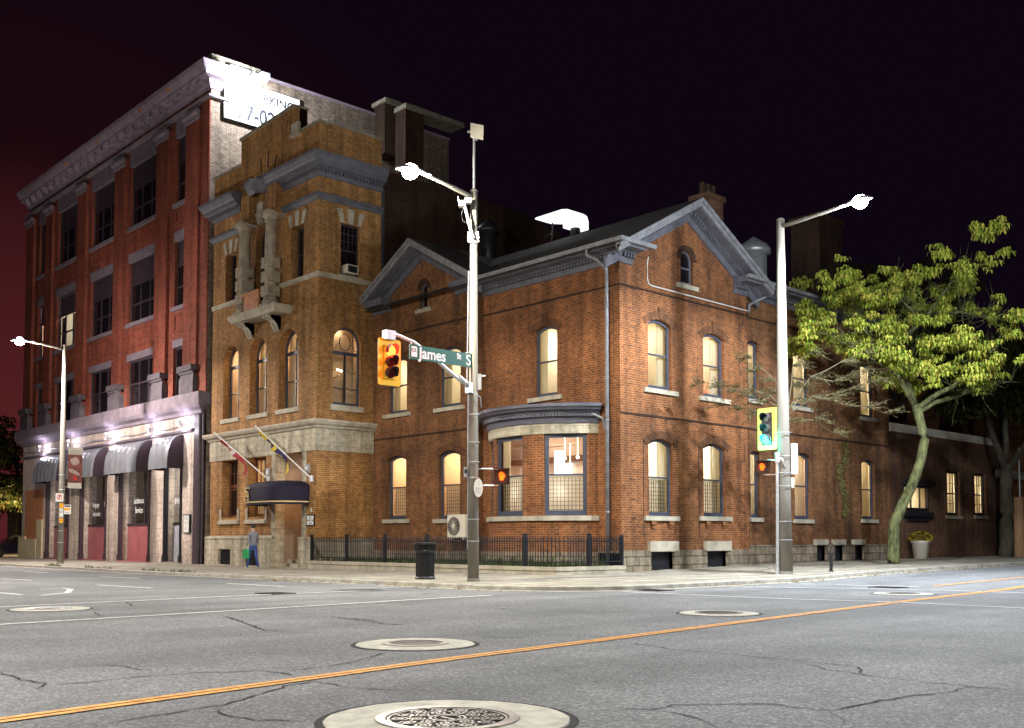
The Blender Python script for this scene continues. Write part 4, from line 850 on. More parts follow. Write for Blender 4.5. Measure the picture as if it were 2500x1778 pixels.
for z0_, z1_ in ((0.5,1.2),(1.35,2.8)): k.ring(PF,opening(a+0.8,b-0.8,z0_,z1_),opening(a+0.86,b-0.86,z0_+.06,z1_-.06),dd-0.09,dd-0.06)
k.build('door_leaf','door_wood',dr)
k = MB(); k.face([PF(u,z,dd-0.04) for u,z in opening(a+.12,b-.12,3.2,4.8)]); k.build('pane','glass',dr)
k = MB()
for x in rng(a+.12,b-.12,6)[1:-1]: k.pbox(PF,x-0.015,x+0.015,3.2,4.8,dd-0.07,dd-0.045)
for z in (3.6,4.0,4.4): k.pbox(PF,a+.12,b-.12,z-0.015,z+0.015,dd-0.068,dd-0.047)
k.build('muntins','frame_black',dr)
room(dr,PF,a,b,3.0,4.8,dd+0.05,1.8,'room_amber','room_lamp',side=0.0,lz=0.0)
k = MB(); k.pbox(PF,a,b,-0.3,0.02,-0.05,dd); k.pbox(PF,a,b,0.0,0.17,0.25,dd); k.pbox(PF,a,b,0.16,0.32,0.6,dd); k.build('step','stone',TW)
light('porch_light','POINT',PF(-15.4,2.75,0.7),34,(1,0.55,0.25),TW,0.08)
k = MB(); k.sphere(PF(-15.4,2.95,0.7),0.09,6); k.build('porch_lamp','chandelier',TW)
# canopy over the entrance
CX, CA, CP = -15.42, 1.62, 1.45
CN = thing('entrance_canopy','dark navy rounded fabric canopy with gold stripe over the entrance door','canopy',(CX,FY,2.55))
def cap(t, s=1.0): # rounded plan
    c_, s_ = cos(t), sin(t); return (CX + CA*s*math.copysign(abs(c_)**0.62, c_), FY - 0.03 - CP*s*abs(s_)**0.62)
ts = rng(pi,0,36); k = MB(); lv = [(1.0,2.55),(1.0,2.62),(1.0,3.20),(0.985,3.30),(0.93,3.39),(0.80,3.47),(0.55,3.53),(0.25,3.56),(0.02,3.57)]
vs = [(*cap(t,s), z) for s, z in lv for t in ts]; m = len(ts)
k.mesh(vs,[(j*m+i,j*m+i+1,(j+1)*m+i+1,(j+1)*m+i) for j in range(len(lv)-1) for i in range(m-1)]); k.build('canopy_cloth','navy_cloth',CN,True)
k = MB(); vs = [(*cap(t,1.006), z) for z in (2.64,2.69) for t in ts]; k.mesh(vs,[(i,i+1,m+i+1,m+i) for i in range(m-1)]); k.build('gold_stripe','gold',CN,True)
# gold monogram: a T over interlaced H and C
k = MB(); mx, my = -16.15, FY-1.47
def q3(u, z): return (mx+u*0.9, my-0.05-0.04*u, 2.74+z*0.50)
for pl in ([(-.25,1.0),(.25,1.0)], [(-.25,1.0),(-.27,.9)], [(.25,1.0),(.27,.88)], [(-.14,.0),(-.14,.9)], [(.14,0),(.17,.3),(.17,.55)], [(-.22,0),(-.06,0)], [(.06,0),(.24,0)],
           [(.12*cos(t)+.02,.52+.2*sin(t)) for t in rng(.3,5.6,14)], [(-.14+.17*sin(t),.55+.22*cos(t)) for t in rng(0,pi,10)], [(-.05+.2*sin(t),.46+.24*cos(t)) for t in rng(-.5,2.6,12)]):
    k.tube([q3(*p) for p in pl],0.017,5)
k.build('monogram','gold',CN)
# plaques, lanterns and flags on the front
k = thing('wall_plaque','white house sign in a black frame with a number above, right of the entrance','sign',(-13.68,FY,1.8)); KP_ = k
q = MB(); q.pbox(PF,-13.97,-13.40,1.70,2.14,-0.05,0); q.build('frame','frame_black',KP_); q = MB(); q.pbox(PF,-13.93,-13.44,1.74,2.10,-0.056,-0.04); q.build('board','white_paint',KP_)
for i, l in enumerate(('The','HAMILTON','CLUB')): text('lettering',l,0.115,'black',KP_,PF(-13.685,1.99-i*0.115,-0.058),(1,0,0),(0,0,1),0.002,align='CENTER',sx=0.85)
text('number','6',0.28,'white_paint',KP_,PF(-13.72,2.24,-0.02),(1,0,0),(0,0,1),0.01)
for (u, z, lb) in ((-17.0,3.98,'small square wall lantern left of the entrance canopy'),(-13.92,4.0,'small square wall lantern above the house sign')):
    t = thing('wall_lantern',lb,'lantern',(u,FY,z-0.15),'wall lanterns beside the entrance'); q = MB(); q.pbox(PF,u-0.15,u+0.15,z-0.18,z+0.18,-0.10,0); q.build('box','galv',t); q = MB(); q.tube([PF(u,z,-0.115),PF(u,z,-0.09)],0.09,14); q.build('glass','white_paint',t)
def flag(base, tip, bands, label):
    t = thing('flag',label,'flag',base,'flags on slanting poles over the entrance'); B, T_ = Vector(base), Vector(tip)
    q = MB(); q.tube([B,T_],[0.03,0.02],8); q.sphere(T_,0.045,6); q.build('pole','white_paint',t)
    q = MB(); q.lathe(B.x,B.y,[(0,-0.12),(0.09,-0.12),(0.09,0.12),(0,0.12)],10,z=B.z); q.build('bracket','galv',t)
    q = MB(); n, mm = 24, 10; vs = []
    for j in range(n+1):
        f = j/n; p = T_.lerp(B, 0.06+0.50*f)
        for i in range(mm+1):
            g = i/mm; fall = (0.08+0.62*f**1.2)*g*(1+0.25*sin(7*f))
            vs.append((p.x+0.13*sin(11*f+6*g)*g+0.22*g*f, p.y-0.12*cos(13*f+5*g)*g, p.z-fall))
    for j in range(n):
        for i in range(mm):
            kk = 0
            for b_, (f0, g0) in enumerate(bands):
                if j/n >= f0 and i/mm >= g0: kk = b_
            q.mat(kk); ix = [j*(mm+1)+i,j*(mm+1)+i+1,(j+1)*(mm+1)+i+1,(j+1)*(mm+1)+i]; q.face([vs[x] for x in ix])
    return t, q
t, q = flag((-16.62,FY-0.25,3.66),(-20.2,FY-0.9,5.85),[(0,0),(0.12,0),(0.38,0),(0.62,0.0)],'red and white flag hanging limp from the left slanting pole'); q.build('cloth',['flag_white','flag_red','flag_white','flag_red'],t,True)
t, q = flag((-13.3,FY-0.25,3.56),(-16.6,FY-0.9,5.85),[(0,0),(0.3,0),(0.42,0),(0.62,0),(0.5,0.72)],'yellow and blue flag hanging limp from the right slanting pole'); q.build('cloth',['flag_yellow','flag_blue','flag_yellow','flag_blue','flag_yellow'],t,True)
# ------------------------------------------------------------------ the red brick corner house (gabled)
RB = thing('red_brick_house', 'two storey red brick corner house with grey gables and a bowed bay', 'building', (0,0,0))
PG = FRONT(-0.25); PM = FRONT(0.0); PR = RIGHT(0.0); PR2 = RIGHT(-0.12)
GX, GZ, GS = -10.07, 12.27, 0.55       # small gable: apex and slope of the brick
MY, MZ, MS = 3.55, 12.27, 0.555         # main gable
# openings: (u0,u1,z0,z1,rise,kind)
WG = [(-12.28,-11.06,6.24,8.52,0.2,'up'), (-8.98,-7.73,6.2,8.52,0.2,'up'), (-12.29,-11.08,1.97,4.53,0.16,'low'), (-8.99,-7.73,1.94,4.52,0.16,'low'), (-10.21,-9.76,10.25,11.24,0.22,'attic')]
WM = [(-3.98,-2.86,6.12,8.60,0.17,'up')]
WR = [(1.42,2.66,6.2,8.57,0.17,'up'), (4.44,5.68,6.2,8.5,0.17,'up'), (1.41,2.68,1.94,4.53,0.18,'low'), (4.40,5.71,1.97,4.56,0.18,'low'), (3.20,3.89,10.02,11.22,0.34,'attic')]
WR2 = [(7.36,8.05,6.4,8.6,0.08,'strip'), (10.43,11.6,6.4,8.7,0.17,'up2'), (15.66,16.8,6.4,8.7,0.17,'up2'), (7.44,8.05,1.97,4.45,0.08,'strip'), (10.42,11.58,1.95,4.57,0.17,'low2'), (15.63,16.75,2.02,4.57,0.17,'low2')]
BS = [(1.40,2.62,0.14,0.76), (4.45,5.65,0.2,0.78)]
op = lambda l: [opening(*t[:5]) for t in l]
w = MB()
w.wall(PG, [(-13.35,-0.2),(-6.72,-0.2),(-6.72,10.45),(GX,GZ),(-13.35,10.47)], op(WG), 0.2)
w.box(-6.75,-6.72,-0.25,0.02,-0.2,10.5); w.build('gable_wall','brick_old',RB)
w = MB(); w.wall(PM, [(-6.72,-0.2),(0,-0.2),(0,10.62),(-6.72,10.62)], op(WM)+[opening(-5.9,-1.35,0.9,4.95)], 0.2); w.build('front_wall','brick_main',RB)
w = MB(); w.wall(PR, [(0,-0.2),(7.17,-0.2),(7.17,10.6),(MY,MZ),(0,10.6)], op(WR)+[opening(*b) for b in BS], 0.2); w.pbox(PR,7.14,7.17,-0.2,10.6,0.0,0.2); w.build('side_wall','brick_main',RB)
w = MB(); w.wall(PR2, [(7.17,-0.2),(18.12,-0.2),(18.12,10.2),(7.17,10.2)], op(WR2)+[opening(a,a+0.75,0.3,0.94) for a in (11.82,13.2,14.8)], 0.2); w.face([(-0.12,18.12,-0.2),(-9,18.12,-0.2),(-9,18.12,10.2),(-0.12,18.12,10.2)]); w.build('rear_wall','brick_old',RB)
# string courses and quoin joints
k = MB()
for z in (5.27,9.46): k.pbox(PG,-13.3,-6.75,z-0.03,z+0.03,-0.035,0); k.pbox(PR,0.0,7.17,z-0.03,z+0.03,-0.035,0); k.pbox(PR2,7.2,18.1,z-0.03,z+0.03,-0.035,0)
k.pbox(PM,-6.7,-0.0,9.43,9.49,-0.035,0); k.build('string_course','brick_dark',RB)
k = MB(); z = 0.9; i = 0
while z < 9.4:
    if not 5.1 < z < 5.4: k.pbox(PR,6.62+0.26*(i % 2),6.64+0.26*(i % 2),z,z+0.62,-0.006,0.0); k.pbox(PR,6.62,6.9,z+0.61,z+0.63,-0.006,0.0)
    if 1.2 < z: k.pbox(PR,0.5,0.75,z+0.3,z+0.325,-0.006,0)
    z += 0.63; i += 1
k.build('quoin_joint','frame_black',RB)
# stone foundation
k = MB(); k.wall(RIGHT(0.10),[(-0.10,-0.3),(7.2,-0.3),(7.2,0.78),(-0.10,0.78)],[opening(*b) for b in [(1.40,2.62,0.14,0.74),(4.45,5.65,0.2,0.75)]],0.3); k.pbox(RIGHT(0.10),-0.1,7.2,0.775,0.80,-0.0,0.10); k.pbox(RIGHT(0.10),-0.10,-0.08,-0.3,0.78,0.0,1.0)
k.wall(RIGHT(-0.02),[(7.2,-0.3),(18.12,-0.3),(18.12,0.93),(7.2,0.93)],[opening(a,a+0.75,0.3,0.92) for a in (11.82,13.2,14.8)],0.3); k.pbox(RIGHT(-0.02),7.2,18.12,0.925,0.95,0,0.1)
k.pbox(FRONT(-0.10),-6.7,0.10,-0.3,0.72,0,0.1); k.pbox(FRONT(-0.35),-13.3,-6.72,-0.3,0.72,0,0.1)
k.build('foundation','rubble',RB)
for a, b, z0, z1 in BS:
    k = MB(); k.pbox(PR,a-0.08,b+0.2,0.76,1.10,-0.14,0.05); k.build('lintel','stone',RB)
    k = MB(); k.pbox(PR,a,b,z0,z1,0.12,0.16); k.build('basement_window','frame_black',RB)
for a in (11.82,13.2,14.8):
    k = MB(); k.pbox(PR2,a-0.1,a+0.85,0.94,1.16,-0.13,0.05); k.build('lintel','stone',RB); k = MB(); k.pbox(PR2,a,a+0.75,0.3,0.94,0.12,0.16); k.build('basement_window','frame_black',RB)
# windows
def heads(P, t, keys=True, mat='brick_head'):
    u0,u1,z0,z1,r,kd = t
    k = MB(); arch_ring(k,P,u0-0.02,u1+0.02,z1+0.01,r,0.26,15,-0.03,0.0,0.12)
    if keys: m = (u0+u1)/2; k.prism(P,[(m-0.08,z1+0.03),(m+0.08,z1+0.03),(m+0.12,z1+0.42),(m-0.12,z1+0.42)],-0.07,0)
    k.build('window_head',mat,RB)
def setwin(P, t, curt, lit='warm', sillw=0.27):
    u0,u1,z0,z1,r,kd = t
    if kd == 'attic':
        window(RB,P,u0,u1,z0,z1,r,0.10,0.06,'trim',None,sill=(0.25,0.16,0.07)); k = MB(); arch_ring(k,P,u0,u1,z1,r,0.2,11,-0.02); k.build('window_head','brick_dark',RB); return
    wd = window(RB,P,u0,u1,z0,z1,r,0.12,0.085,'frame_blue',lit,sill=(sillw if kd != 'strip' else 0.1,0.155,0.10),curt=curt,cafe=(kd == 'low'),thick2=0.028,lz=0.35 if 'low' in kd else 0.2)
    heads(P,t,'up' in kd)
for t, c in zip(WG,('l','l','r','r','')): setwin(PG,t,c,'amber' if t[5] == 'low' else 'warm')
for t, c in zip(WM,('l',)): setwin(PM,t,c)
for t, c in zip(WR,('r','rl','r','r','')): setwin(PR,t,c,'white' if t[5] == 'low' else 'warm')
for t, c in zip(WR2,('f','f','f','f','f','f')): setwin(PR2,t,c,'warm',0.12)
for (u0,u1,z0,z1,r,kd) in WR:
    if kd == 'low':
        k = MB()
        for u in (u0+0.05,u1-0.3): k.pbox(PR,u,u+0.26,z0-0.30,z0-0.17,-0.09,0); k.pbox(PR,u+0.05,u+0.21,z0-0.40,z0-0.30,-0.05,0)
        k.build('sill_corbel','brick_main',RB)
        k = MB(); k.pbox(PR,u0-0.28,u0-0.255,1.2,z1-0.1,-0.008,0.0); k.build('brick_joint','frame_black',RB)
# bowed bay
BX, BR_, BCY = -3.6, 3.1466, 1.6966
A0 = radians(57.3)
def bp(a, r): return (BX + r*sin(a), BCY - r*cos(a))
def arcpath(r, n=26, e=1.0): return [bp(-A0*e+2*A0*e*i/n, r) for i in range(n+1)]
def slab(r0, z0, z1, mat, name, n=26): k = MB(); k.sweep(arcpath(r0,n),[(-0.25,z0),(0,z0),(0,z1),(-0.25,z1)]); return k.build(name,mat,RB)
slab(BR_-0.01,-0.2,0.74,'rubble','bay_foundation'); slab(BR_-0.03,0.74,1.78,'brick_main','bay_wall'); slab(BR_+0.07,1.78,1.94,'stone','bay_sill')
BW = [(-50.4,-23.8), (-20.0,8.9), (23.8,50.4)]
edges = [-57.3] + [q for b in BW for q in b] + [57.3]
for i in range(0, len(edges), 2):
    a0, a1 = radians(edges[i]), radians(edges[i+1]); k = MB(); k.sweep([bp(a0+(a1-a0)*j/8, BR_-0.03) for j in range(9)],[(-0.3,1.94),(0,1.94),(0,4.66),(-0.3,4.66)]); k.build('bay_wall','brick_main',RB)
k = MB(); k.sweep(arcpath(BR_+0.0),[(-0.3,4.66),(0.0,4.66),(0.0,5.0),(-0.3,5.0)]); k.build('bay_stone_band','limestone',RB)
k = MB(); k.sweep(arcpath(BR_),[(-0.3,5.0),(0.05,5.0),(0.07,5.19),(0.12,5.22),(0.12,5.30),(0.2,5.32),(0.2,5.37),(0.36,5.41),(0.40,5.48),(0.47,5.51),(0.47,5.61),(-0.3,5.70)])
n = 62
for i in range(n):
    a = -A0+2*A0*(i+0.5)/n; x, y = bp(a,BR_+0.15); da = 0.028; k.mesh([(*bp(a-da*.45,BR_+0.1),5.21),(*bp(a+da*.45,BR_+0.1),5.21),(*bp(a+da*.45,BR_+0.2),5.21),(*bp(a-da*.45,BR_+0.2),5.21),(*bp(a-da*.45,BR_+0.1),5.305),(*bp(a+da*.45,BR_+0.1),5.305),(*bp(a+da*.45,BR_+0.2),5.305),(*bp(a-da*.45,BR_+0.2),5.305)],[(0,1,2,3),(4,5,6,7),(0,1,5,4),(1,2,6,5),(2,3,7,6),(3,0,4,7)])
k.build('bay_cornice','trim_dark',RB)
k = MB(); pp = arcpath(BR_+0.4); k.mesh([(x,y,5.63) for x,y in pp]+[(BX,0.02,5.85)],[(i,i+1,len(pp)) for i in range(len(pp)-1)]); k.build('bay_roof','roof',RB)
for bi, (d0, d1) in enumerate(BW):
    a0, a1 = radians(d0), radians(d1); p0, p1 = Vector(bp(a0,BR_-0.12)), Vector(bp(a1,BR_-0.12)); L_ = (p1-p0).length; u = (p1-p0)/L_
    PB = ANGLED(p0.x,p0.y,u.x,u.y)
    wd = window(RB,PB,0.0,L_,1.94,4.66,0,0.0,0.13,'frame_blue','bay',cafe=True,curt=('l' if bi == 1 else ''),thick2=0.03)
    if bi == 2:
        k = MB(); k.pbox(PB,0.15,0.50,3.3,4.2,1.2,1.23); k.build('tv_screen','shop_lamp',wd)
        k = MB(); k.tube([PB(0.75,z,0.8) for z in (4.4,3.75)],0.008,5); k.sphere(PB(0.75,3.66,0.8),0.05,6); k.build('pendant_lamp','chandelier',wd)
k = MB(); x0, x1, y1, zt = -6.1, -1.1, 0.80, 4.97
k.face([(x0,y1,1),(x1,y1,1),(x1,y1,zt),(x0,y1,zt)]); k.face([(x0,-0.05,1),(x0,y1,1),(x0,y1,zt),(x0,-0.05,zt)]); k.face([(x1,-0.05,1),(x1,y1,1),(x1,y1,zt),(x1,-0.05,zt)]); ar = [q for q in arcpath(BR_-0.22,20) if q[1] < 0.0]
for zz in (1.0,zt): k.face([(*q,zz) for q in ar]+[(x1,0.0,zz),(x1,y1,zz),(x0,y1,zz),(x0,0.0,zz)])
k.box(x0,x1,y1-0.06,y1-0.01,4.45,4.55); k.build('bay_room','room_peach',RB); k = MB(); k.box(x0,x1,y1-0.25,y1-0.02,3.85,4.05); k.build('bay_beam','door_wood',RB); k = MB(); k.box(-3.35,-2.85,y1-0.12,y1-0.06,3.1,3.8); k.build('wall_screen','shop_lamp',RB)
for x in (-2.5,-1.9): k = MB(); k.tube([(x,0.0,4.95),(x,0.0,4.0)],0.008,5); k.sphere((x,0.0,3.92),0.055,6); k.build('pendant_lamp','chandelier',RB)
k = MB(); k.box(-4.6,-2.6,-0.6,0.1,4.90,4.94); k.build('ceiling_lamp','bay_lamp',RB)
for x, y in ((-4.9,-0.3),(-3.9,-0.75),(-2.3,-0.4)): k = MB(); k.sphere((x,y,2.75),0.13,7); k.build('curtain_fill_lamp','curtain_fill_glow',RB)  # unseen lamps added behind the bay curtains to make them bright
# main cornice: frieze, dentils, gutter
EP = [(0,10.18),(0.05,10.19),(0.05,10.36),(0.10,10.38),(0.10,10.48),(0.20,10.50),(0.24,10.53),(0.60,10.55),(0.62,10.60),(0.70,10.62),(0.74,10.69),(0.66,10.72),(0,10.78)]
def dent(mb, p0, p1, out0=0.10, out1=0.2, z0=10.37, z1=10.475, w_=0.075, s_=0.15):
    a, b = Vector(p0), Vector(p1); d = (b-a).normalized(); nrm = Vector((d.y,-d.x)); n = int((b-a).length/s_)
    for i in range(n):
        q = a+d*(i+0.25)*s_; e = q+d*w_
        mb.mesh([(q.x+nrm.x*out0,q.y+nrm.y*out0,z) for z in (z0,z1)]+[(e.x+nrm.x*out0,e.y+nrm.y*out0,z) for z in (z0,z1)]+[(q.x+nrm.x*out1,q.y+nrm.y*out1,z) for z in (z0,z1)]+[(e.x+nrm.x*out1,e.y+nrm.y*out1,z) for z in (z0,z1)],[(4,6,7,5),(0,4,5,1),(2,3,7,6),(0,2,6,4),(1,5,7,3)])
k = MB(); k.sweep([(-6.72,0),(0,0),(0,0.62)],EP); dent(k,(-6.72,0),(0,0)); dent(k,(0,0),(0,0.62)); k.build('cornice','trim',RB); k = MB()
k.sweep([(0,6.28),(0,7.17),(-0.12,7.18),(-0.12,18.12),(-1.5,18.12)],EP); dent(k,(0,6.3),(0,7.15)); dent(k,(-0.12,7.3),(-0.12,18.1)); k.build('cornice','trim',RB); k = MB()
k.sweep([(-8.0,-0.25),(-6.72,-0.25),(-6.72,0.3)],[(0,10.42),(0.06,10.43),(0.10,10.6),(0.35,10.66),(0.42,10.8),(0.42,10.86),(0,10.9)])
k.sweep([(-13.35,-0.25),(-12.15,-0.25)],[(0,10.48),(0.06,10.49),(0.10,10.68),(0.5,10.72),(0.55,10.9),(0.55,10.98),(0,11.0)])
k.build('cornice','trim',RB)
k = MB(); k.sweep([(-6.5,0),(0,0),(0,0.95)],[(0.6,10.62),(0.78,10.62),(0.80,10.75),(0.74,10.77),(0.6,10.72)]); k.sweep([(0,6.2),(0,7.3)],[(0.6,10.62),(0.78,10.62),(0.80,10.75),(0.74,10.77),(0.6,10.72)])
k.sweep([(-0.1,7.3),(-0.1,11.4)],[(0.6,10.62),(0.76,10.62),(0.78,10.74),(0.72,10.76),(0.6,10.72)]); k.build('gutter','trim_pale',RB)
# raking cornices of both gables
def rake(P, uc, zc, s, ua, ub, name, dents=True):
    lo, hi, de = MB(), MB(), MB()
    for sg, ue in ((-1,ua),(1,ub)):
        def ln(t, u): return zc + t - s*abs(u-uc)
        def strip_(mb, t0, t1, d0, d1, ue=ue):
            pts = [(uc,zc+t0),(ue,ln(t0,ue)),(ue,ln(t1,ue)),(uc,zc+t1)]
            mb.prism(P, pts if sg > 0 else pts[::-1], d0, d1)
        strip_(lo,0.0,0.28,-0.07,0.02); strip_(lo,0.28,0.44,-0.16,0.02); strip_(lo,0.40,0.47,-0.62,0.02); strip_(hi,0.43,0.64,-0.66,-0.56); strip_(hi,0.56,0.71,-0.74,-0.50)
        n = int(abs(ue-uc)/0.14)
        for i in range(1, n):
            u = uc+sg*i*0.14; z = ln(0.29,u); de.prism(P,[(u,z),(u+0.07,z-sg*s*0.07),(u+0.07,z-sg*s*0.07+0.11),(u,z+0.11)],-0.26,-0.15)
    lo.mesh(de.v, de.f); lo.build(name,'trim',RB); hi.build('rake_fascia','trim_pale',RB)
rake(PG, GX, GZ-0.03, GS, -13.62, -6.45, 'gable_cornice'); rake(PR, MY, MZ-0.03, MS, -0.75, 7.85, 'gable_cornice')
# roofs
k = MB(); RT = MZ+0.72-0.03; e1 = RT-MS*(MY+0.78)
k.mesh([(0.68,-0.78,e1),(0.68,MY,RT),(-15,MY,RT),(-15,-0.78,e1),(0.68,7.9,e1),(-15,7.9,e1)],[(0,1,2,3),(1,4,5,2)]); k.build('roof','roof',RB)
k = MB(); RG = GZ+0.72-0.03; eg = RG-GS*3.6
k.mesh([(GX-3.6,-0.95,eg),(GX,-0.95,RG),(GX,4.5,RG),(GX-3.6,4.5,eg),(GX+3.6,-0.95,eg),(GX+3.6,4.5,eg)],[(0,1,2,3),(1,4,5,2)]); k.build('gable_roof','roof',RB)
k = MB(); k.mesh([(0.55,7.2,10.72),(-5,7.2,12.6),(-5,18.4,12.6),(0.55,18.4,10.72),(-10.6,7.2,10.7),(-10.6,18.4,10.7)],[(0,1,2,3),(1,4,5,2),(3,2,5)]); k.build('rear_roof','roof',RB)
# downspouts, conduit, chimneys and vents
k = MB(); k.tube([(-0.78,-0.72,10.68),(-0.78,-0.72,10.45),(-0.62,-0.4,10.32),(-0.46,-0.12,10.02),(-0.46,-0.12,9.7),(-0.46,-0.12,0.2)],0.062,10)
for z in (9.3,6.4,5.0,2.0): k.lathe(-0.46,-0.12,[(0.07,0),(0.08,0.02),(0.08,0.06),(0.07,0.08)],10,z=z)
k.tube([(-0.98,-0.3,5.6),(-0.98,-0.3,5.3),(-0.6,-0.16,5.1),(-0.54,-0.12,4.7)],0.045,8); k.build('downspout','trim_pale',RB,True)
k = MB(); k.tube([(0.5,8.2,10.65),(0.45,8.2,10.4),(0.1,7.8,10.15),(0.0,7.3,9.9),(0.0,7.25,9.6)],0.055,8); k.build('downspout','trim_pale',RB,True)
k = MB(); k.tube([(0.04,1.42,10.6),(0.04,1.36,10.4),(0.04,1.37,9.85),(0.04,1.42,9.70),(0.04,1.6,9.66),(0.04,7.1,9.64)],0.02,6); k.build('conduit','white_paint',RB)
k = MB(); k.box(-3.2,-2.4,8.05,9.1,9,14.75); k.box(-3.28,-2.32,7.97,9.18,14.75,14.95); c = k.build('chimney','brick_low',RB)
k = MB()
for y in (8.25,8.6,8.95): k.lathe(-2.8,y,[(0.11,14.95),(0.13,15.0),(0.10,15.4),(0.13,15.45),(0.09,15.5)],10)
k.build('chimney_pot','brick_dark',c)
k = MB(); k.lathe(-3,12.1,[(0.55,11),(0.55,13.3),(0.72,13.32),(0.72,13.5),(0.6,13.7),(0.0,14.1)],20); k.build('roof_vent','galv',RB,True)
k = MB(); k.lathe(-10.5,3.6,[(0.33,12.5),(0.33,14.1),(0.5,14.15),(0.5,14.35),(0.0,14.8)],16); k.build('roof_vent','frame_black',RB,True)
# white hood on the ridge, its floodlit glare put in as emission
HD = thing('roof_hood','white curved vent hood with painted floodlit glare standing on the dark roof ridge','vent hood',(-6.2,3.5,13.0))
k = MB(); k.prism(lambda u,z,d: (u,3.2+d,z),[(-7.25,13.93),(-7.2,13.98),(-5.75,13.98),(-5.45,13.92),(-5.25,13.78),(-5.17,13.55),(-5.17,13.22),(-5.68,13.22),(-5.68,13.46),(-5.75,13.56)],0,0.9); k.build('hood','hood_painted_glare',HD)
k = MB(); k.tube([(-5.4,3.6,13.3),(-5.4,3.6,12.6)],0.2,8); k.tube([(-6.4,3.3,12.9),(-6.35,3.3,13.6)],0.03,6); k.tube([(-6.8,3.3,13.1),(-6.4,3.3,13.2)],0.02,6); k.build('bracket','frame_black',HD)
# ivy on the side wall
k = MB()
for i in range(420):
    z = rnd.uniform(2.1,5.2); y = 14.02+0.20*sin(z*3)+rnd.gauss(0,0.12+0.10*(z-2)/3); s_ = rnd.uniform(0.03,0.07); x = -0.10+rnd.uniform(0,0.05); t = rnd.uniform(0,6)
    k.face([(x+rnd.uniform(0,.03), y+s_*cos(t+q), z+s_*sin(t+q)) for q in (0,1.6,3.1,4.7)])
tag(k.build('climbing_ivy','ivy',None),'thin strand of pale ivy climbing the brick side wall','ivy')
# dark block behind, big brick chimney
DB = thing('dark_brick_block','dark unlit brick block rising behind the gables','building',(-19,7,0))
k = MB(); k.wall(RIGHT(-16),[(0.12,0),(13.6,0),(13.6,17.4),(10.5,17.9),(0.12,18.0)],[],0); k.build('wall','brick_dark',DB)
k = MB(); k.box(-22.7,-16.05,0.3,13.6,0,17.3); k.build('body','brick_dark',DB)
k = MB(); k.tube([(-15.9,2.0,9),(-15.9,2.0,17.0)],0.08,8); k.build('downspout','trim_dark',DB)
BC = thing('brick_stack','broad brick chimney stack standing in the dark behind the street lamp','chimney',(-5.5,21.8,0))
k = MB(); k.box(-6.6,-5.0,20.8,23.0,0,17.2); k.build('shaft','brick_dark',BC); k = MB(); k.box(-6.7,-4.9,20.7,23.1,17.2,17.5); k.build('cap','brick_dark',BC)

# ------------------------------------------------------------------ the low brick extension and what follows it
LB = thing('low_brick_building','low single storey brick building with pale parapet at the right','building',(-0.1,23.5,0))
PL = RIGHT(-0.12)
LW = [(23.66,25.1,2.3,4.45), (26.76,28.1,2.35,4.45)]
w = MB(); w.wall(PL,[(18.15,-0.2),(28.98,-0.2),(28.98,5.97),(18.15,5.97)],[opening(*t) for t in LW]+[opening(19.3,21.8,2.45,3.62)],0.2); w.build('wall','brick_low',LB)
k = MB(); k.pbox(PL,18.15,28.98,5.97,6.33,-0.06,0.3); k.build('parapet_band','cream',LB)
k = MB(); k.box(-10,-0.4,18.2,28.9,5.6,5.7); k.build('roof','roof',LB)
for t in LW: window(LB,PL,*t,0,0.14,0.10,'frame_black','warm',grid=(4,4,t[2]+.1,t[3]-.1),sill=(0.15,0.16,0.07),sillm='stone_dark',curt='f',lz=0.0)
wd = window(LB,PL,19.3,21.8,2.45,3.62,0,0.0,0.1,'frame_black','warm',rail=False,mull=(20.1,20.95),curt='f',lz=0.0)
k = MB(); k.pbox(PL,19.1,22.0,3.66,3.86,-0.25,0.1); k.pbox(PL,19.2,21.9,2.2,2.42,-0.2,0.1); k.pbox(PL,19.5,21.6,2.0,2.2,-0.1,0.1); k.build('window_box','frame_black',wd)
RP = thing('far_brick_building','brick building at the right edge with a pale stone band above its doors','building',(-0.1,34,0))
w = MB(); w.box(-0.5,0.0,29.0,30.3,-0.2,9.5); w.build('pier','brick_dark',RP)
k = MB(); k.box(-0.5,0.06,30.3,60,4.35,4.75); k.box(-0.55,0.06,29.0,30.3,4.35,4.75); k.build('stone_band','stone',RP)
w = MB(); w.wall(RIGHT(-0.2),[(30.3,-0.2),(60,-0.2),(60,10),(30.3,10)],[opening(34,36.4,0.3,4.0),opening(38,41,0.3,3.6)],0.3); w.box(-8,-0.6,29.2,60,0,9.8); w.build('wall','brick_main',RP)
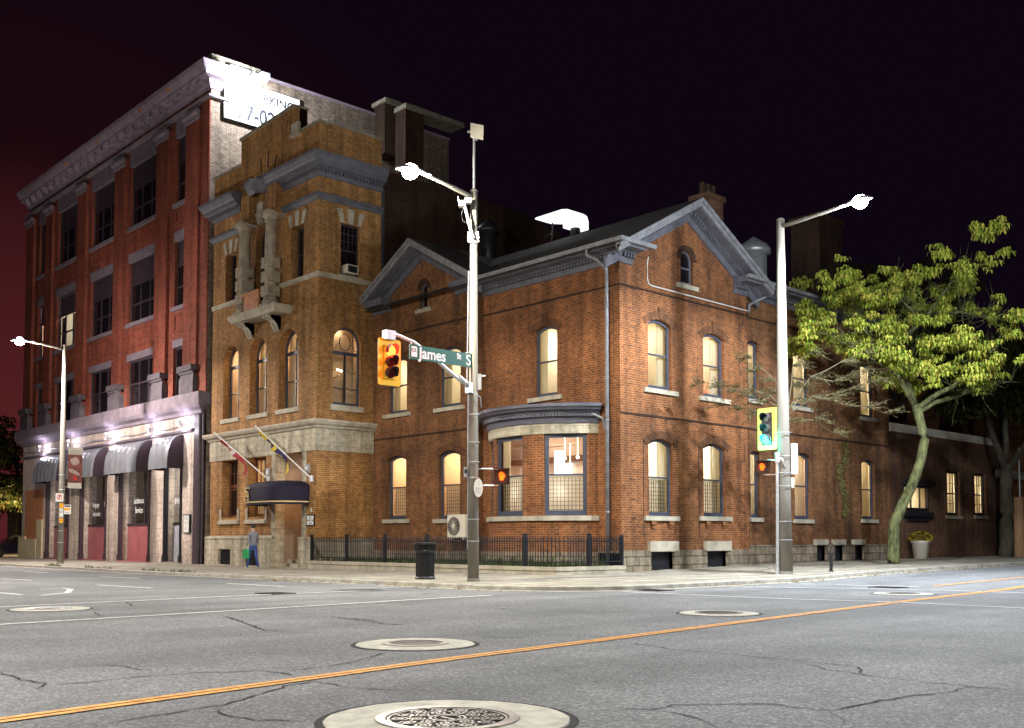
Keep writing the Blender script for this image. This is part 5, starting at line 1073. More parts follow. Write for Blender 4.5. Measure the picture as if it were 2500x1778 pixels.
# ------------------------------------------------------------------ low wall, iron fence and garden
FP = [(-13.2,-3.25),(-0.25,-3.25),(0.12,-3.1),(0.25,-2.7),(0.25,-0.25)]
k = MB(); k.sweep(FP,[(-0.14,-0.3),(0.14,-0.3),(0.14,0.20),(0.17,0.22),(0.17,0.33),(-0.14,0.33)]); tag(k.build('garden_wall','stone',None),'low stone kerb wall under the iron fence at the corner','low wall')
FN = thing('iron_fence','black iron railing fence on the low wall in front of the gabled house','fence',(-6.5,-3.25,0.33))
tot = []; 
for i in range(len(FP)-1):
    a, b = Vector(FP[i]), Vector(FP[i+1]); n = max(1, int((b-a).length/0.115))
    tot += [a+(b-a)*j/n for j in range(n)]
tot.append(Vector(FP[-1])); pan = MB(); per = 21
for i, p in enumerate(tot):
    if i % per == 0: continue
    pan.box(p.x-0.011,p.x+0.011,p.y-0.011,p.y+0.011,0.36,1.20); pan.mesh([(p.x-.016,p.y-.016,1.2),(p.x+.016,p.y-.016,1.2),(p.x+.016,p.y+.016,1.2),(p.x-.016,p.y+.016,1.2),(p.x,p.y,1.27)],[(0,1,4),(1,2,4),(2,3,4),(3,0,4)])
for z in (0.45,1.08): pan.sweep(FP,[(-0.018,z),(0.018,z),(0.018,z+0.035),(-0.018,z+0.035)])
pan.build('railing','frame_black',FN)
for i in range(0, len(tot), per):
    p = tot[i]; k = MB(); k.box(p.x-0.045,p.x+0.045,p.y-0.045,p.y+0.045,0.33,1.30); k.box(p.x-0.06,p.x+0.06,p.y-0.06,p.y+0.06,1.30,1.34); k.build('post','frame_black',FN)
k = MB(); p = tot[-1]; k.box(p.x-0.045,p.x+0.045,p.y-0.045,p.y+0.045,0.33,1.30); k.build('post','frame_black',FN)
k = MB(); k.face([(-13.2,-3.1,0.24),(0.1,-3.1,0.24),(0.1,-0.1,0.30),(-13.2,-0.1,0.30)]); o = k.build('garden_bed','soil',None); o['kind'] = 'structure'
k = MB()
for i in range(2600):
    x = rnd.uniform(-13,0.0); y = rnd.uniform(-3.0,-0.5); 
    if (x-BX)**2+(y-BCY)**2 < (BR_+0.15)**2: continue
    h_ = rnd.uniform(0.06,0.30)*(1.4 if x > -4 else 1); a = rnd.uniform(0,6.28); s_ = rnd.uniform(0.02,0.05)
    k.face([(x-s_*cos(a),y-s_*sin(a),0.25),(x+s_*cos(a),y+s_*sin(a),0.25),(x+rnd.uniform(-.1,.1),y+rnd.uniform(-.1,.1),0.25+h_)])
o = tag(k.build('ground_cover','grass_leaf',None),'low green plants in the bed behind the iron fence','ground cover'); o['kind'] = 'stuff'
ACU = thing('air_conditioning_unit','white outdoor air conditioning unit with a fan grille mounted on the gable wall','air conditioner',(-7.1,-0.75,1.2))
k = MB(); k.box(-7.62,-6.6,-0.95,-0.55,1.22,2.07); k.build('case','cream',ACU)
k = MB(); k.tube([(-7.25,-0.952,1.64),(-7.25,-0.965,1.64)],0.34,24); k.build('fan_opening','frame_black',ACU)
k = MB()
for t in rng(0,2*pi,28)[:-1]: k.tube([(-7.25+0.06*cos(t),-0.972,1.64+0.06*sin(t)),(-7.25+0.34*cos(t+.3),-0.972,1.64+0.34*sin(t+.3))],0.006,4)
k.tube([(-7.25,-0.968,1.64),(-7.25,-0.985,1.64)],0.07,12); k.build('fan_guard','cream',ACU)
k = MB(); k.box(-7.5,-7.4,-0.95,-0.2,1.14,1.22); k.box(-6.8,-6.7,-0.95,-0.2,1.14,1.22); k.build('bracket','galv',ACU)
# ------------------------------------------------------------------ street lamps, signals and signs
def street_lamp(label, loc, head, htop, lens, col, power, r0=0.145, r1=0.085, build_light=True):
    """tapered pole at loc, arm to the luminaire at head (x, y, z)"""
    t = thing('street_lamp', label, 'street lamp', loc, 'street lamps at the crossing')
    x, y, z = loc; hx, hy, hz = head
    k = MB(); k.tube([(x,y,z-0.05),(x,y,z+2.5),(x,y,htop)],[r0,(r0*0.72+r1*0.28),r1],20); k.lathe(x,y,[(r0+0.02,0),(r0+0.02,0.06),(r0,0.08)],20,z=z); k.lathe(x,y,[(r1+0.01,0),(r1+0.015,0.02),(r1*0.7,0.07),(0.0,0.08)],14,z=htop); k.build('pole','concrete_pole',t,True)
    k = MB()
    for q in (1.0,1.55,2.6,3.0,3.5,4.2): k.lathe(x,y,[(r0*1.0,0),(r0*1.035,0.004),(r0*1.035,0.022),(r0*1.0,0.026)],20,z=z+q)
    k.build('steel_band','galv',t)
    d = Vector((hx-x,hy-y,0)); L_ = d.length; d.normalize(); pts = []
    for q in rng(0,1,8): pts.append((x+d.x*L_*q*0.86, y+d.y*L_*q*0.86, htop-0.18+(hz+0.12-htop+0.18)*(q**0.8)))
    k = MB(); k.tube(pts,[0.06]*4+[0.05]*5,10); k.build('arm','concrete_pole',t,True)
    k = MB(); sd = Vector((-d.y,d.x,0)); vs = []; C0 = Vector(head)
    secs = [(-0.62,0.06,0.06,0.10),(-0.40,0.09,0.07,0.10),(-0.15,0.17,0.10,0.10),(0.12,0.19,0.11,0.09),(0.32,0.15,0.08,0.07),(0.42,0.05,0.04,0.05)]
    n = 12
    for s_, w_, h_, zo in secs:
        for i in range(n): a = 2*pi*i/n; q = C0+d*s_+sd*w_*cos(a); vs.append((q.x,q.y,q.z+zo+h_*(sin(a) if sin(a) > 0 else 0.25*sin(a))))
    k.mesh(vs,[(i*n+j,i*n+(j+1) % n,(i+1)*n+(j+1) % n,(i+1)*n+j) for i in range(len(secs)-1) for j in range(n)]+[tuple(range(n)),tuple(range((len(secs)-1)*n,len(secs)*n))]); k.build('luminaire','galv',t,True)
    k = MB(); k.sphere((hx,hy,hz+0.06),0.21,10,(1,1,0.9)); k.build('lens',lens,t,True)
    light('lamp_light','SPOT',(hx,hy,hz-0.16),power*0.66,col,t,0.18,spot=176,aim=(hx,hy,hz-5)); light('lamp_glow','POINT',(hx,hy,hz-0.16),power*0.34,col,t,0.18)
    return t
LC = street_lamp('tall concrete street lamp at the corner with a flat square antenna on top', (2.25,-8.2,0.1), (2.25,-10.25,10.03), 10.06, 'lens_warm', GREENISH, LAMP_W)
LR = street_lamp('concrete street lamp on the side street carrying the green signal', (4.95,1.7,0.13), (8.04,0.8,10.36), 10.78, 'lens_cool', COOL, LAMP_W*1.6, 0.23, 0.115)
LL = street_lamp('concrete street lamp on the far left pavement with a food banner', (-28.6,-7.4,0.01), (-28.6,-9.45,10.30), 10.4, 'lens_warm', (1,0.88,0.80), LAMP_W*1.35, 0.15, 0.09)
LX = street_lamp('street lamp on the near left side of the crossing, out of view', (10.5,-29.5,0.0), (12.4,-27.6,10.3), 10.3, 'lens_warm', (1,0.96,0.88), LAMP_W*0.95)
LY = street_lamp('street lamp on the near right side of the crossing, out of view', (27.0,-9.0,0.0), (24.6,-9.8,10.3), 10.3, 'lens_warm', (1,0.96,0.90), LAMP_W*1.05)
LW = street_lamp('added unseen street lamp on the far side of the main street, brightening the tower', (-10.0,-23.0,0.0), (-10.0,-20.6,10.3), 10.3, 'lens_warm', (1,0.93,0.84), LAMP_W*1.5)  # unseen lamp added to brighten the tower and the left facades
LZ = street_lamp('added unseen street lamp across the side street, brightening the tree', (13.2,6.5,0.1), (11.4,6.3,10.3), 10.3, 'lens_cool', COOL, LAMP_W*0.85)  # unseen lamp added to brighten the tree crown
# extras on the centre pole
k = MB(); k.tube([(2.25,-8.2,10.06),(2.25,-8.2,11.5)],0.03,8); k.build('mast','galv',LC)
ANT = thing('antenna_panel','flat square white antenna panel on a mast above the corner street lamp','antenna',(2.29,-8.15,11.38))
rt = Vector((0.6805,0.7327,0)); fw = Vector((-0.7327,0.6805,0))
def PV(px, py): return lambda u, z, d: (px+rt.x*u+fw.x*d, py+rt.y*u+fw.y*d, z)
PA = PV(2.29,-8.16)
k = MB(); k.prism(PA,[(-0.15,11.47),(0.18,11.40),(0.19,11.77),(-0.145,11.84)],-0.06,-0.02); k.build('panel','cream',ANT)
k = MB(); k.pbox(PA,-0.23,-0.1,11.60,11.65,-0.02,0.03); k.pbox(PA,-0.02,0.03,11.4,11.7,-0.02,0.02); k.build('bracket','galv',ANT)
CM = thing('camera_bracket','traffic camera on a slanting bracket near the top of the corner street lamp','camera',(2.2,-8.3,9.0))
PC = PV(2.25,-8.2)
k = MB(); k.pbox(PC,-0.15,0.13,8.72,8.98,-0.13,-0.09); k.build('clamp_plate','white_paint',CM)
k = MB(); k.tube([PC(0.0,8.8,-0.16),PC(-0.12,9.2,-0.18),PC(-0.22,9.62,-0.18)],0.04,8); k.build('bracket_arm','galv',CM)
k = MB(); k.pbox(PC,-0.38,-0.20,9.60,9.74,-0.30,-0.12); k.pbox(PC,-0.22,-0.06,9.70,9.82,-0.26,-0.10); k.tube([PC(-0.38,9.75,-0.2),PC(-0.40,9.88,-0.2)],0.012,5); k.build('camera_body','white_paint',CM)
k = MB(); k.tube([PC(-0.24,9.6,-0.2),PC(-0.31,9.42,-0.2),PC(-0.28,9.25,-0.2),PC(-0.15,9.15,-0.2)],0.008,5); k.build('cable','frame_black',CM)
k = MB(); k.tube([PC(-0.13,8.0,0.0),PC(-0.17,4.9,-0.02)],0.012,5); k.pbox(PC,0.10,0.20,4.95,5.35,-0.06,0.02); k.tube([PC(0.15,5.3,-0.02),PC(0.3,5.3,-0.02)],0.02,5); k.tube([PC(-0.15,4.88,-0.1),PC(0.0,4.86,-0.2),PC(0.18,4.74,-0.12),PC(0.2,4.5,-0.02)],0.012,5); k.tube([PC(-0.13,4.85,-0.02),PC(-0.14,0.9,-0.0)],0.022,6); k.build('cable_fittings','galv',CM)

def signal(label, P, u0, u1, z0, z1, faces, on, plate, loc):
    """three-section signal with backboard; P plane faces the drivers (d negative = outwards)"""
    t = thing('traffic_signal', label, 'traffic light', loc, 'traffic signals at the crossing')
    m = (u0+u1)/2; h = (z1-z0); r = 0.05; k = MB(); pts = []
    for cx, cz, a in ((u1-r,z1-r,0),(u0+r,z1-r,90),(u0+r,z0+r,180),(u1-r,z0+r,270)):
        for q in (0,30,60,90): pts.append((cx+r*cos(radians(a+q)),cz+r*sin(radians(a+q))))
    hw = 0.17
    k.ring(P, [(q[0],q[1]) for q in pts], [(min(m+hw,max(m-hw,q[0]*1)) if True else 0, min(z1-0.15,max(z0+0.15,q[1]))) for q in pts], -0.02, 0.0); k.build('backboard',plate,t)
    k = MB(); k.pbox(P,m-hw,m+hw,z0+0.15,z1-0.15,-0.05,0.2); k.build('housing',plate if plate == 'signal_yellow' else 'frame_black',t)
    zz = [z0+0.15+(h-0.3)*f for f in (5/6,0.5,1/6)]
    for i, z in enumerate(zz):
        k = MB(); k.tube([P(m,z,-0.051),P(m,z,-0.075)],0.15 if i == on else 0.12,18); k.build('lens',faces[i],t)
        k = MB(); vs = []; R_ = 0.15; n = 14
        for j in range(n+1):
            a = radians(-25)+radians(230)*j/n; ln = 0.24*(0.55+0.45*max(0,sin(a))); vs += [P(m+R_*cos(a),z+R_*sin(a),-0.05),P(m+R_*cos(a),z+R_*sin(a),-0.05-ln),P(m+(R_-.008)*cos(a),z+(R_-.008)*sin(a),-0.05-ln),P(m+(R_-.008)*cos(a),z+(R_-.008)*sin(a),-0.05)]
        k.mesh(vs,[(4*j+q,4*j+4+q,4*j+4+(q+1) % 4,4*j+(q+1) % 4) for j in range(n) for q in range(4)]); k.build('visor','frame_plum',t)
    z = zz[on]; light('lens_light','POINT',P(m,z,-0.16),5 if on == 0 else 6,(1,0.03,0.01) if on == 0 else (0.04,1,0.9),t,0.06); p = P(m,z,-0.36)
    light('signal_light','POINT',p,45 if on == 0 else 70,(1,0.06,0.02) if on == 0 else (0.08,1,0.85),t,0.10)
    return t
PX = lambda u, z, d: (2.25-d, u, z)     # faces +X
SR = signal('yellow traffic signal showing red on a curved arm over the road',PX,-11.17,-10.52,4.79,5.90,['signal_red','lens_off','lens_off'],0,'signal_yellow',(2.25,-10.85,4.79))
k = MB(); k.tube([(2.25,-8.25,4.95),(2.25,-8.9,5.28),(2.25,-9.5,5.62),(2.25,-10.1,5.92),(2.25,-10.55,6.02),(2.25,-10.85,6.05)],[0.05,0.05,0.045,0.04,0.04,0.04],10); k.build('mast_arm','galv',SR,True)
k = MB(); k.box(2.16,2.34,-10.98,-10.72,5.88,6.10); k.box(2.17,2.33,-8.42,-8.2,4.85,5.12); k.tube([(2.25,-8.45,5.08),(2.25,-8.7,5.22)],0.075,8); k.build('bracket','galv',SR)
SN = thing('street_sign','green street name sign reading James St S hanging below the signal arm','street sign',(2.25,-9.2,5.5))
k = MB(); k.box(2.27,2.30,-10.27,-8.22,5.50,5.85); k.build('blade','street_green',SN)
text('lettering','James',0.38,'white_paint',SN,(2.306,-9.99,5.55),(0,1,0),(0,0,1),0.003,sx=0.95,bold=0.008)
text('lettering','St',0.20,'white_paint',SN,(2.306,-8.80,5.67),(0,1,0),(0,0,1),0.003,sx=0.86,bold=0.004)
text('lettering','S',0.38,'white_paint',SN,(2.306,-8.50,5.55),(0,1,0),(0,0,1),0.003,sx=0.9,bold=0.006)
k = MB(); k.box(2.30,2.306,-10.22,-10.05,5.56,5.74); k.prism(lambda u,z,d:(2.30+d,u,z),[(-10.22,5.74),(-10.05,5.74),(-10.05,5.79),(-10.08,5.81),(-10.19,5.81),(-10.22,5.79)],0,0.006); k.build('crest','white_paint',SN)
k = MB()
for u in (-10.20,-10.15,-10.10): k.box(2.306,2.309,u-0.012,u+0.012,5.70,5.77)
k.box(2.306,2.309,-10.21,-10.06,5.675,5.69); k.build('crest_towers','street_green',SN)
k = MB(); k.tube([(2.27,-10.2,5.85),(2.25,-10.2,5.95)],0.012,5); k.tube([(2.27,-8.5,5.85),(2.25,-8.35,5.9)],0.012,5); k.build('hanger','galv',SN)
def hand(mb, P, m, z, s, d):
    for i, (o, l) in enumerate(((-0.33,0.62),(-0.11,0.78),(0.11,0.74),(0.33,0.56))): mb.prism(P,[(m+(o-0.085)*s,z),(m+(o+0.085)*s,z),(m+(o+0.085)*s,z+l*s),(m+(o-0.085)*s,z+l*s)],d-0.006,d)
    mb.prism(P,[(m-0.42*s,z+0.12*s),(m-0.3*s,z-0.55*s),(m+0.28*s,z-0.55*s),(m+0.42*s,z+0.12*s)],d-0.006,d); mb.prism(P,[(m+0.36*s,z-0.2*s),(m+0.62*s,z+0.2*s),(m+0.5*s,z+0.28*s),(m+0.3*s,z-0.02*s)],d-0.006,d)
def ped(label, P, m, z, pole_pts, loc):
    t = thing('pedestrian_signal',label,'pedestrian signal',loc,'pedestrian signals at the crossing')
    k = MB(); k.pbox(P,m-0.19,m+0.19,z-0.19,z+0.19,0.0,0.18); k.build('housing','frame_black',t)
    k = MB(); k.pbox(P,m-0.17,m+0.17,z-0.17,z+0.17,-0.006,0.0); k.build('face','black',t)
    k = MB(); hand(k,P,m,z,0.155,-0.008); k.build('hand_symbol','hand_orange',t)
    k = MB(); k.prism(P,[(m-0.21,z+0.19),(m+0.21,z+0.19),(m+0.21,z+0.21),(m-0.21,z+0.21)],-0.22,0.0)
    for s_ in (-1,1): k.mesh([P(m+s_*0.205,z+0.19,0),P(m+s_*0.205,z+0.19,-0.22),P(m+s_*0.205,z-0.19,0),P(m+s_*0.215,z+0.19,0),P(m+s_*0.215,z+0.19,-0.22),P(m+s_*0.215,z-0.19,0)],[(0,1,2),(3,4,5),(0,1,4,3),(1,2,5,4)])
    k.build('visor','frame_black',t)
    k = MB()
    for a, b in pole_pts: k.tube([a,b],0.022,6)
    k.build('mounting_arm','galv',t)
    light('signal_light','POINT',P(m,z,-0.28),7,(1,0.2,0.02),t,0.1)
    return t
pz = 2.74; PH = PV(2.72,-7.66)
ped('orange hand pedestrian signal on the corner street lamp in front of the bow window',PH,0.0,pz,[((2.3,-8.1,pz+0.2),(2.66,-7.72,pz+0.2)),((2.3,-8.1,pz-0.22),(2.66,-7.72,pz-0.22))],(2.72,-7.66,2.55))
OS = thing('oval_sign','white oval sign with small lettering on the corner street lamp','sign',(2.34,-8.1,2.3)); PO = PV(2.38,-8.14)
k = MB(); k.prism(PO,[(0.115*cos(t),2.45+0.235*sin(t)) for t in rng(0,2*pi,32)[:-1]],-0.16,-0.145); k.build('board','white_paint',OS)
text('lettering','211',0.085,'black',OS,PO(0.0,2.40,-0.163),tuple(rt),(0,0,1),0.001,align='CENTER'); 
k = MB()
for z, w_ in ((2.35,0.07),(2.32,0.05),(2.56,0.02),(2.60,0.02),(2.52,0.02)): k.pbox(PO,-w_,w_,z,z+0.012,-0.162,-0.160)
k.build('small_print','galv',OS)
PBT = thing('push_button','small grey pedestrian push button box on the left of the corner street lamp','push button',(2.12,-8.35,2.85)); k = MB(); k.pbox(PC,-0.24,-0.15,2.73,2.98,-0.08,0.04); k.build('box','galv',PBT); k = MB(); k.pbox(PC,-0.225,-0.165,2.82,2.92,-0.09,-0.08); k.build('button','frame_black',PBT)
# right pole fittings
PY = lambda u, z, d: (u, 1.55+d, z)
SG = signal('lime edged traffic signal showing green on the side street lamp pole',PY,4.17,4.84,3.85,5.12,['lens_off_teal','lens_off_teal','signal_green'],2,'signal_lime',(4.5,1.55,3.85))
k = MB(); k.tube([(4.5,1.72,5.0),(4.95,1.7,5.0)],0.025,6); k.tube([(4.5,1.72,4.0),(4.95,1.7,4.0)],0.025,6); k.build('bracket','galv',SG)
PHR = PV(4.42,1.36)
ped('orange hand pedestrian signal on the side street lamp below the green light',PHR,0.0,3.32,[((4.45,1.45,3.53),(4.95,1.65,3.53)),((4.45,1.45,3.1),(4.95,1.65,3.1))],(4.42,1.36,3.1))
PRR = PV(4.95,1.7)
CD = thing('conduit_pipe','grey electrical conduit pipe standing against the side street lamp','conduit',(4.76,1.58,0.13)); k = MB(); k.tube([PRR(-0.26,0.1,-0.12),PRR(-0.25,0.35,-0.12),PRR(-0.21,3.5,-0.10)],[0.075,0.05,0.05],10); k.pbox(PRR,-0.27,-0.14,3.45,3.75,-0.17,-0.03); k.tube([PRR(-0.2,3.7,-0.1),PRR(-0.08,3.5,-0.22),PRR(0.0,3.3,-0.2)],0.015,5); k.build('pipe','galv',CD)
CB = thing('control_box','pale signal control box on the right of the side street lamp','control box',(5.15,1.85,3.0)); k = MB(); k.pbox(PRR,0.2,0.40,3.1,4.02,-0.10,0.2); k.build('box','cream',CB); k = MB(); k.pbox(PRR,0.2,0.30,2.7,3.02,-0.06,0.1); k.build('small_box','cream',CB)
# left pole: banner and signs
BN = thing('food_banner','dark red banner with food pictures and cream bands on the far left street lamp','banner',(-28.6,-6.9,3.6)); PLX = lambda u, z, d: (-28.58-d, u, z)
k = MB(); k.pbox(PLX,-7.14,-6.48,3.86,5.22,-0.02,0.0); k.build('picture','poster',BN)
k = MB(); k.pbox(PLX,-7.14,-6.46,5.22,5.57,-0.02,0.0); k.pbox(PLX,-7.14,-6.5,3.60,3.86,-0.02,0.0); k.build('cream_band','cream',BN)
k = MB(); k.prism(PLX,[(-6.83+0.22*cos(t),4.90+0.20*sin(t)) for t in rng(0,2*pi,14)[:-1]],-0.026,-0.02); k.prism(PLX,[(-6.85+0.26*cos(t)-0.05*sin(t),4.38+0.12*sin(t)-0.10*cos(t)) for t in rng(0,2*pi,14)[:-1]],-0.026,-0.02); k.build('food_picture','poster_pale',BN)
k = MB(); k.pbox(PLX,-6.88,-6.72,3.98,4.2,-0.028,-0.02); k.build('stamp','red_paint',BN)
text('lettering','A CELEBRATION',0.065,'frame_plum',BN,(-28.556,-6.8,5.36),(0,1,0),(0,0,1),0.001,align='CENTER'); text('lettering','OF GOOD FOOD',0.065,'frame_plum',BN,(-28.556,-6.8,5.27),(0,1,0),(0,0,1),0.001,align='CENTER')
k = MB(); k.tube([(-28.6,-7.4,5.5),(-28.6,-6.46,5.5)],0.02,6); k.tube([(-28.6,-7.4,3.66),(-28.6,-6.46,3.66)],0.02,6); k.build('banner_rod','galv',BN)
PS_ = PV(-28.6,-7.4)
NP = thing('parking_sign','white no parking sign with a circle and arrows on the far left street lamp','sign',(-28.6,-7.55,2.95)); k = MB(); k.pbox(PS_,-0.20,0.16,2.95,3.33,-0.19,-0.17); k.build('plate','white_paint',NP)
k = MB(); k.ring(PS_,[(-0.02+0.13*cos(t),3.17+0.13*sin(t)) for t in rng(0,2*pi,20)[:-1]],[(-0.02+0.10*cos(t),3.17+0.10*sin(t)) for t in rng(0,2*pi,20)[:-1]],-0.195,-0.19); k.prism(PS_,[(-0.10,3.11),(-0.08,3.09),(0.06,3.23),(0.04,3.25)],-0.197,-0.19); k.build('symbol','red_paint',NP); k = MB(); k.pbox(PS_,-0.05,-0.02,3.10,3.24,-0.194,-0.19); k.pbox(PS_,-0.02,0.03,3.17,3.24,-0.194,-0.19); k.pbox(PS_,-0.15,-0.12,2.99,3.02,-0.194,-0.19); k.pbox(PS_,0.09,0.12,2.99,3.02,-0.194,-0.19); k.build('letter','black',NP)
for z, lb in ((2.76,'upper small yellow square plate on the far left street lamp'),(2.05,'lower small yellow square plate on the far left street lamp')):
    t = thing('yellow_plate',lb,'sign',(-28.6,-7.5,z-0.1),'yellow plates on the far left street lamp'); k = MB(); k.pbox(PS_,0.0,0.18,z-0.11,z+0.11,-0.20,-0.18); k.build('plate','orange_paint',t); k = MB(); k.prism(PS_,[(0.09+0.02*cos(q),z+0.02*sin(q)) for q in rng(0,6.28,8)[:-1]],-0.204,-0.2); k.build('dot','black',t)
t = thing('instruction_plate','white instruction plate between the two yellow plates on the far left lamp','sign',(-28.6,-7.5,2.2)); k = MB(); k.pbox(PS_,0.0,0.17,2.20,2.60,-0.20,-0.18); k.build('plate','white_paint',t); k = MB(); k.pbox(PS_,0.03,0.06,2.40,2.5,-0.204,-0.2); k.pbox(PS_,0.11,0.14,2.40,2.5,-0.204,-0.2); k.pbox(PS_,0.04,0.13,2.53,2.55,-0.204,-0.2); k.pbox(PS_,0.03,0.14,2.24,2.26,-0.204,-0.2); k.build('print','black',t)
t = thing('small_board','small white sign board with black and orange bands beside the far left lamp','sign',(-28.4,-7.1,2.4)); k = MB(); k.pbox(PS_,0.19,0.52,2.36,2.80,-0.16,-0.14); k.build('board','white_paint',t); k = MB(); k.pbox(PS_,0.22,0.49,2.70,2.77,-0.164,-0.16); k.build('band','black',t); k = MB(); k.pbox(PS_,0.20,0.48,2.53,2.65,-0.164,-0.16); k.build('band','orange_paint',t)
text('lettering','0294',0.10,'black',t,PS_(0.25,2.40,-0.162),tuple(rt),(0,0,1),0.001)
# ------------------------------------------------------------------ bin, planter, ring stand, notice board
x, y = 0.13, -8.07; z = 0.10
BI = thing('litter_bin','black slatted metal litter bin on the corner pavement','bin',(x,y,z))
k = MB()
for i in range(30): a = 2*pi*i/30; k.tube([(x+0.235*cos(a),y+0.235*sin(a),z+0.06),(x+0.24*cos(a),y+0.24*sin(a),z+0.70),(x+0.29*cos(a),y+0.29*sin(a),z+0.93)],0.014,4)
k.build('slat','iron_dark',BI)
k = MB(); k.lathe(x,y,[(0.20,0),(0.26,0.0),(0.27,0.03),(0.25,0.07),(0.20,0.07)],24,z=z); k.build('base','iron_dark',BI)
k = MB(); k.lathe(x,y,[(0.255,0.70),(0.262,0.71),(0.262,0.76),(0.255,0.77)],24,z=z); k.lathe(x,y,[(0.24,0.90),(0.30,0.92),(0.305,0.96),(0.28,0.98),(0.15,0.97)],24,z=z); k.build('rim','iron_dark',BI)
k = MB(); k.lathe(x,y,[(0.0,0.05),(0.215,0.05),(0.22,0.86),(0.19,0.90)],20,z=z); k.build('liner','black',BI)
x, y = 0.55, 19.5; z = G(x,y)+0.1
PT_ = thing('flower_planter','pale round planter with yellow chrysanthemums on the pavement by the low building','planter',(x,y,z))
k = MB(); k.lathe(x,y,[(0.0,0),(0.30,0.0),(0.38,0.7),(0.42,0.72),(0.42,0.80),(0.36,0.80),(0.34,0.72),(0,0.72)],24,z=z); k.build('pot','cream',PT_,True)
k, k2 = MB(), MB()
for i in range(900):
    a, b_ = rnd.uniform(0,2*pi), math.acos(rnd.uniform(-0.1,1)); c = Vector((x+0.52*sin(b_)*cos(a),y+0.52*sin(b_)*sin(a),z+0.85+0.36*cos(b_))); s_ = 0.03
    tgt = k if rnd.random() < 0.55 else k2; v = Vector((rnd.gauss(0,1),rnd.gauss(0,1),rnd.gauss(0,1))).normalized(); w_ = v.cross(Vector((0.3,0.5,0.8))).normalized()
    tgt.face([c+v*s_,c+w_*s_,c-v*s_,c-w_*s_])
k.build('blossom','mum',PT_); k2.build('foliage','leaf_dark',PT_)
x, y = 5.33, 3.66; z = G(x,y)+0.1
RS = thing('bike_ring','black post with a ring for bicycles on the side street pavement','bike stand',(x,y,z)); k = MB(); k.tube([(x,y,z-0.02),(x,y,z+0.52)],0.05,12); k.lathe(x,y,[(0.08,0),(0.08,0.02),(0.05,0.03)],12,z=z); k.build('post','iron_dark',RS)
PZ = PV(x,y); k = MB(); k.ring(PZ,[(0.14*cos(t),z+0.68+0.19*sin(t)) for t in rng(0,2*pi,28)[:-1]],[(0.105*cos(t),z+0.68+0.155*sin(t)) for t in rng(0,2*pi,28)[:-1]],-0.02,0.02); k.build('ring','iron_dark',RS)
NBd = thing('notice_board','narrow white notice board in a black frame on the shopfront pier','notice board',(-24.5,FY,1.5)); k = MB(); k.pbox(PF,-24.9,-24.16,1.48,2.35,-0.08,0); k.build('frame','frame_black',NBd); k = MB(); k.pbox(PF,-24.82,-24.26,1.50,2.30,-0.09,-0.07); k.build('sheet','white_paint',NBd)
k = MB()
for z, w_ in ((2.22,.16),(2.16,.2),(2.09,.16),(1.94,.2),(1.88,.1),(1.72,.1),(1.64,.16)): k.pbox(PF,-24.54-w_,-24.54+w_,z,z+0.03,-0.093,-0.09)
k.build('print','galv',NBd)
# wooden pole at the right edge
UP = thing('wooden_post','short thick brown wooden post with a thin steel pole at the right edge','post',(2.0,26.7,0.3)); k = MB(); k.tube([(2.0,26.7,0.2),(2.0,26.7,3.2)],[0.26,0.24],12); k.build('post','wood_post',UP); k = MB(); k.tube([(2.0,26.9,3.0),(2.0,26.9,5.6)],0.035,6); k.build('pole','galv',UP)
# ------------------------------------------------------------------ trees
def leaves(mb, blobs, per, size, droop=0.8, fan=6, shell=0.45):
    for (c, r) in blobs:
        n = int(per*r*r)
        for _ in range(n):
            v = Vector((rnd.gauss(0,1),rnd.gauss(0,1),rnd.gauss(0,1))).normalized(); q = Vector(c)+Vector((v.x,v.y,v.z*0.82))*r*(rnd.random()**shell)
            a0 = rnd.uniform(0,6.28); s_ = size*rnd.uniform(0.7,1.35)
            for f in range(fan):
                a = a0+6.28*f/fan+rnd.uniform(-.3,.3); d = Vector((cos(a),sin(a),0)); ln = s_*rnd.uniform(0.8,1.2); wv = Vector((-d.y,d.x,rnd.uniform(-.5,.5)))*ln*0.17
                m1 = q+d*ln*0.5+Vector((0,0,0.10*ln)); m2 = q+d*ln*(0.95-0.2*droop)-Vector((0,0,ln*droop*0.5))
                mb.face([q,m1-wv,m2,m1+wv])
def limb(mb, pts, r0, r1, n=8, wob=0.04):
    P_ = [Vector(p) for p in pts]; out = []
    for i in range(len(P_)-1):
        st = max(1, int((P_[i+1]-P_[i]).length/0.45))
        for j in range(st):
            q = P_[i].lerp(P_[i+1], j/st)
            if out: q = q+Vector((rnd.uniform(-1,1),rnd.uniform(-1,1),rnd.uniform(-1,1)))*wob
            out.append(q)
    out.append(P_[-1]); m = len(out)-1
    mb.tube(out,[r0+(r1-r0)*(i/m) for i in range(m+1)],n); return out
def twigs(mb, path, count, length, r=0.012):
    for _ in range(count):
        i = rnd.randrange(len(path)//3, len(path)); p = path[i]; v = Vector((rnd.gauss(0,1),rnd.gauss(0,1),rnd.gauss(0.3,0.7))).normalized(); L_ = length*rnd.uniform(0.5,1.2)
        q = p+v*L_*0.5+Vector((rnd.uniform(-.1,.1),rnd.uniform(-.1,.1),rnd.uniform(-.1,.1)))*L_; mb.tube([p,q,q+v*L_*0.5+Vector((rnd.uniform(-.2,.2),rnd.uniform(-.2,.2),rnd.uniform(-.1,.2)))*L_],[r,r*0.7,r*0.3],4,False)
def at(base): 
    b = Vector(base); return lambda l, z, d=0.0: (b.x+rt.x*l+fw.x*d, b.y+rt.y*l+fw.y*d, z)
base = (3.4,11.5,G(3.4,11.5)+0.08); A = at(base)
T1 = thing('street_tree','large lamplit green honey locust tree with a bent mossy trunk on the right pavement','tree',base)
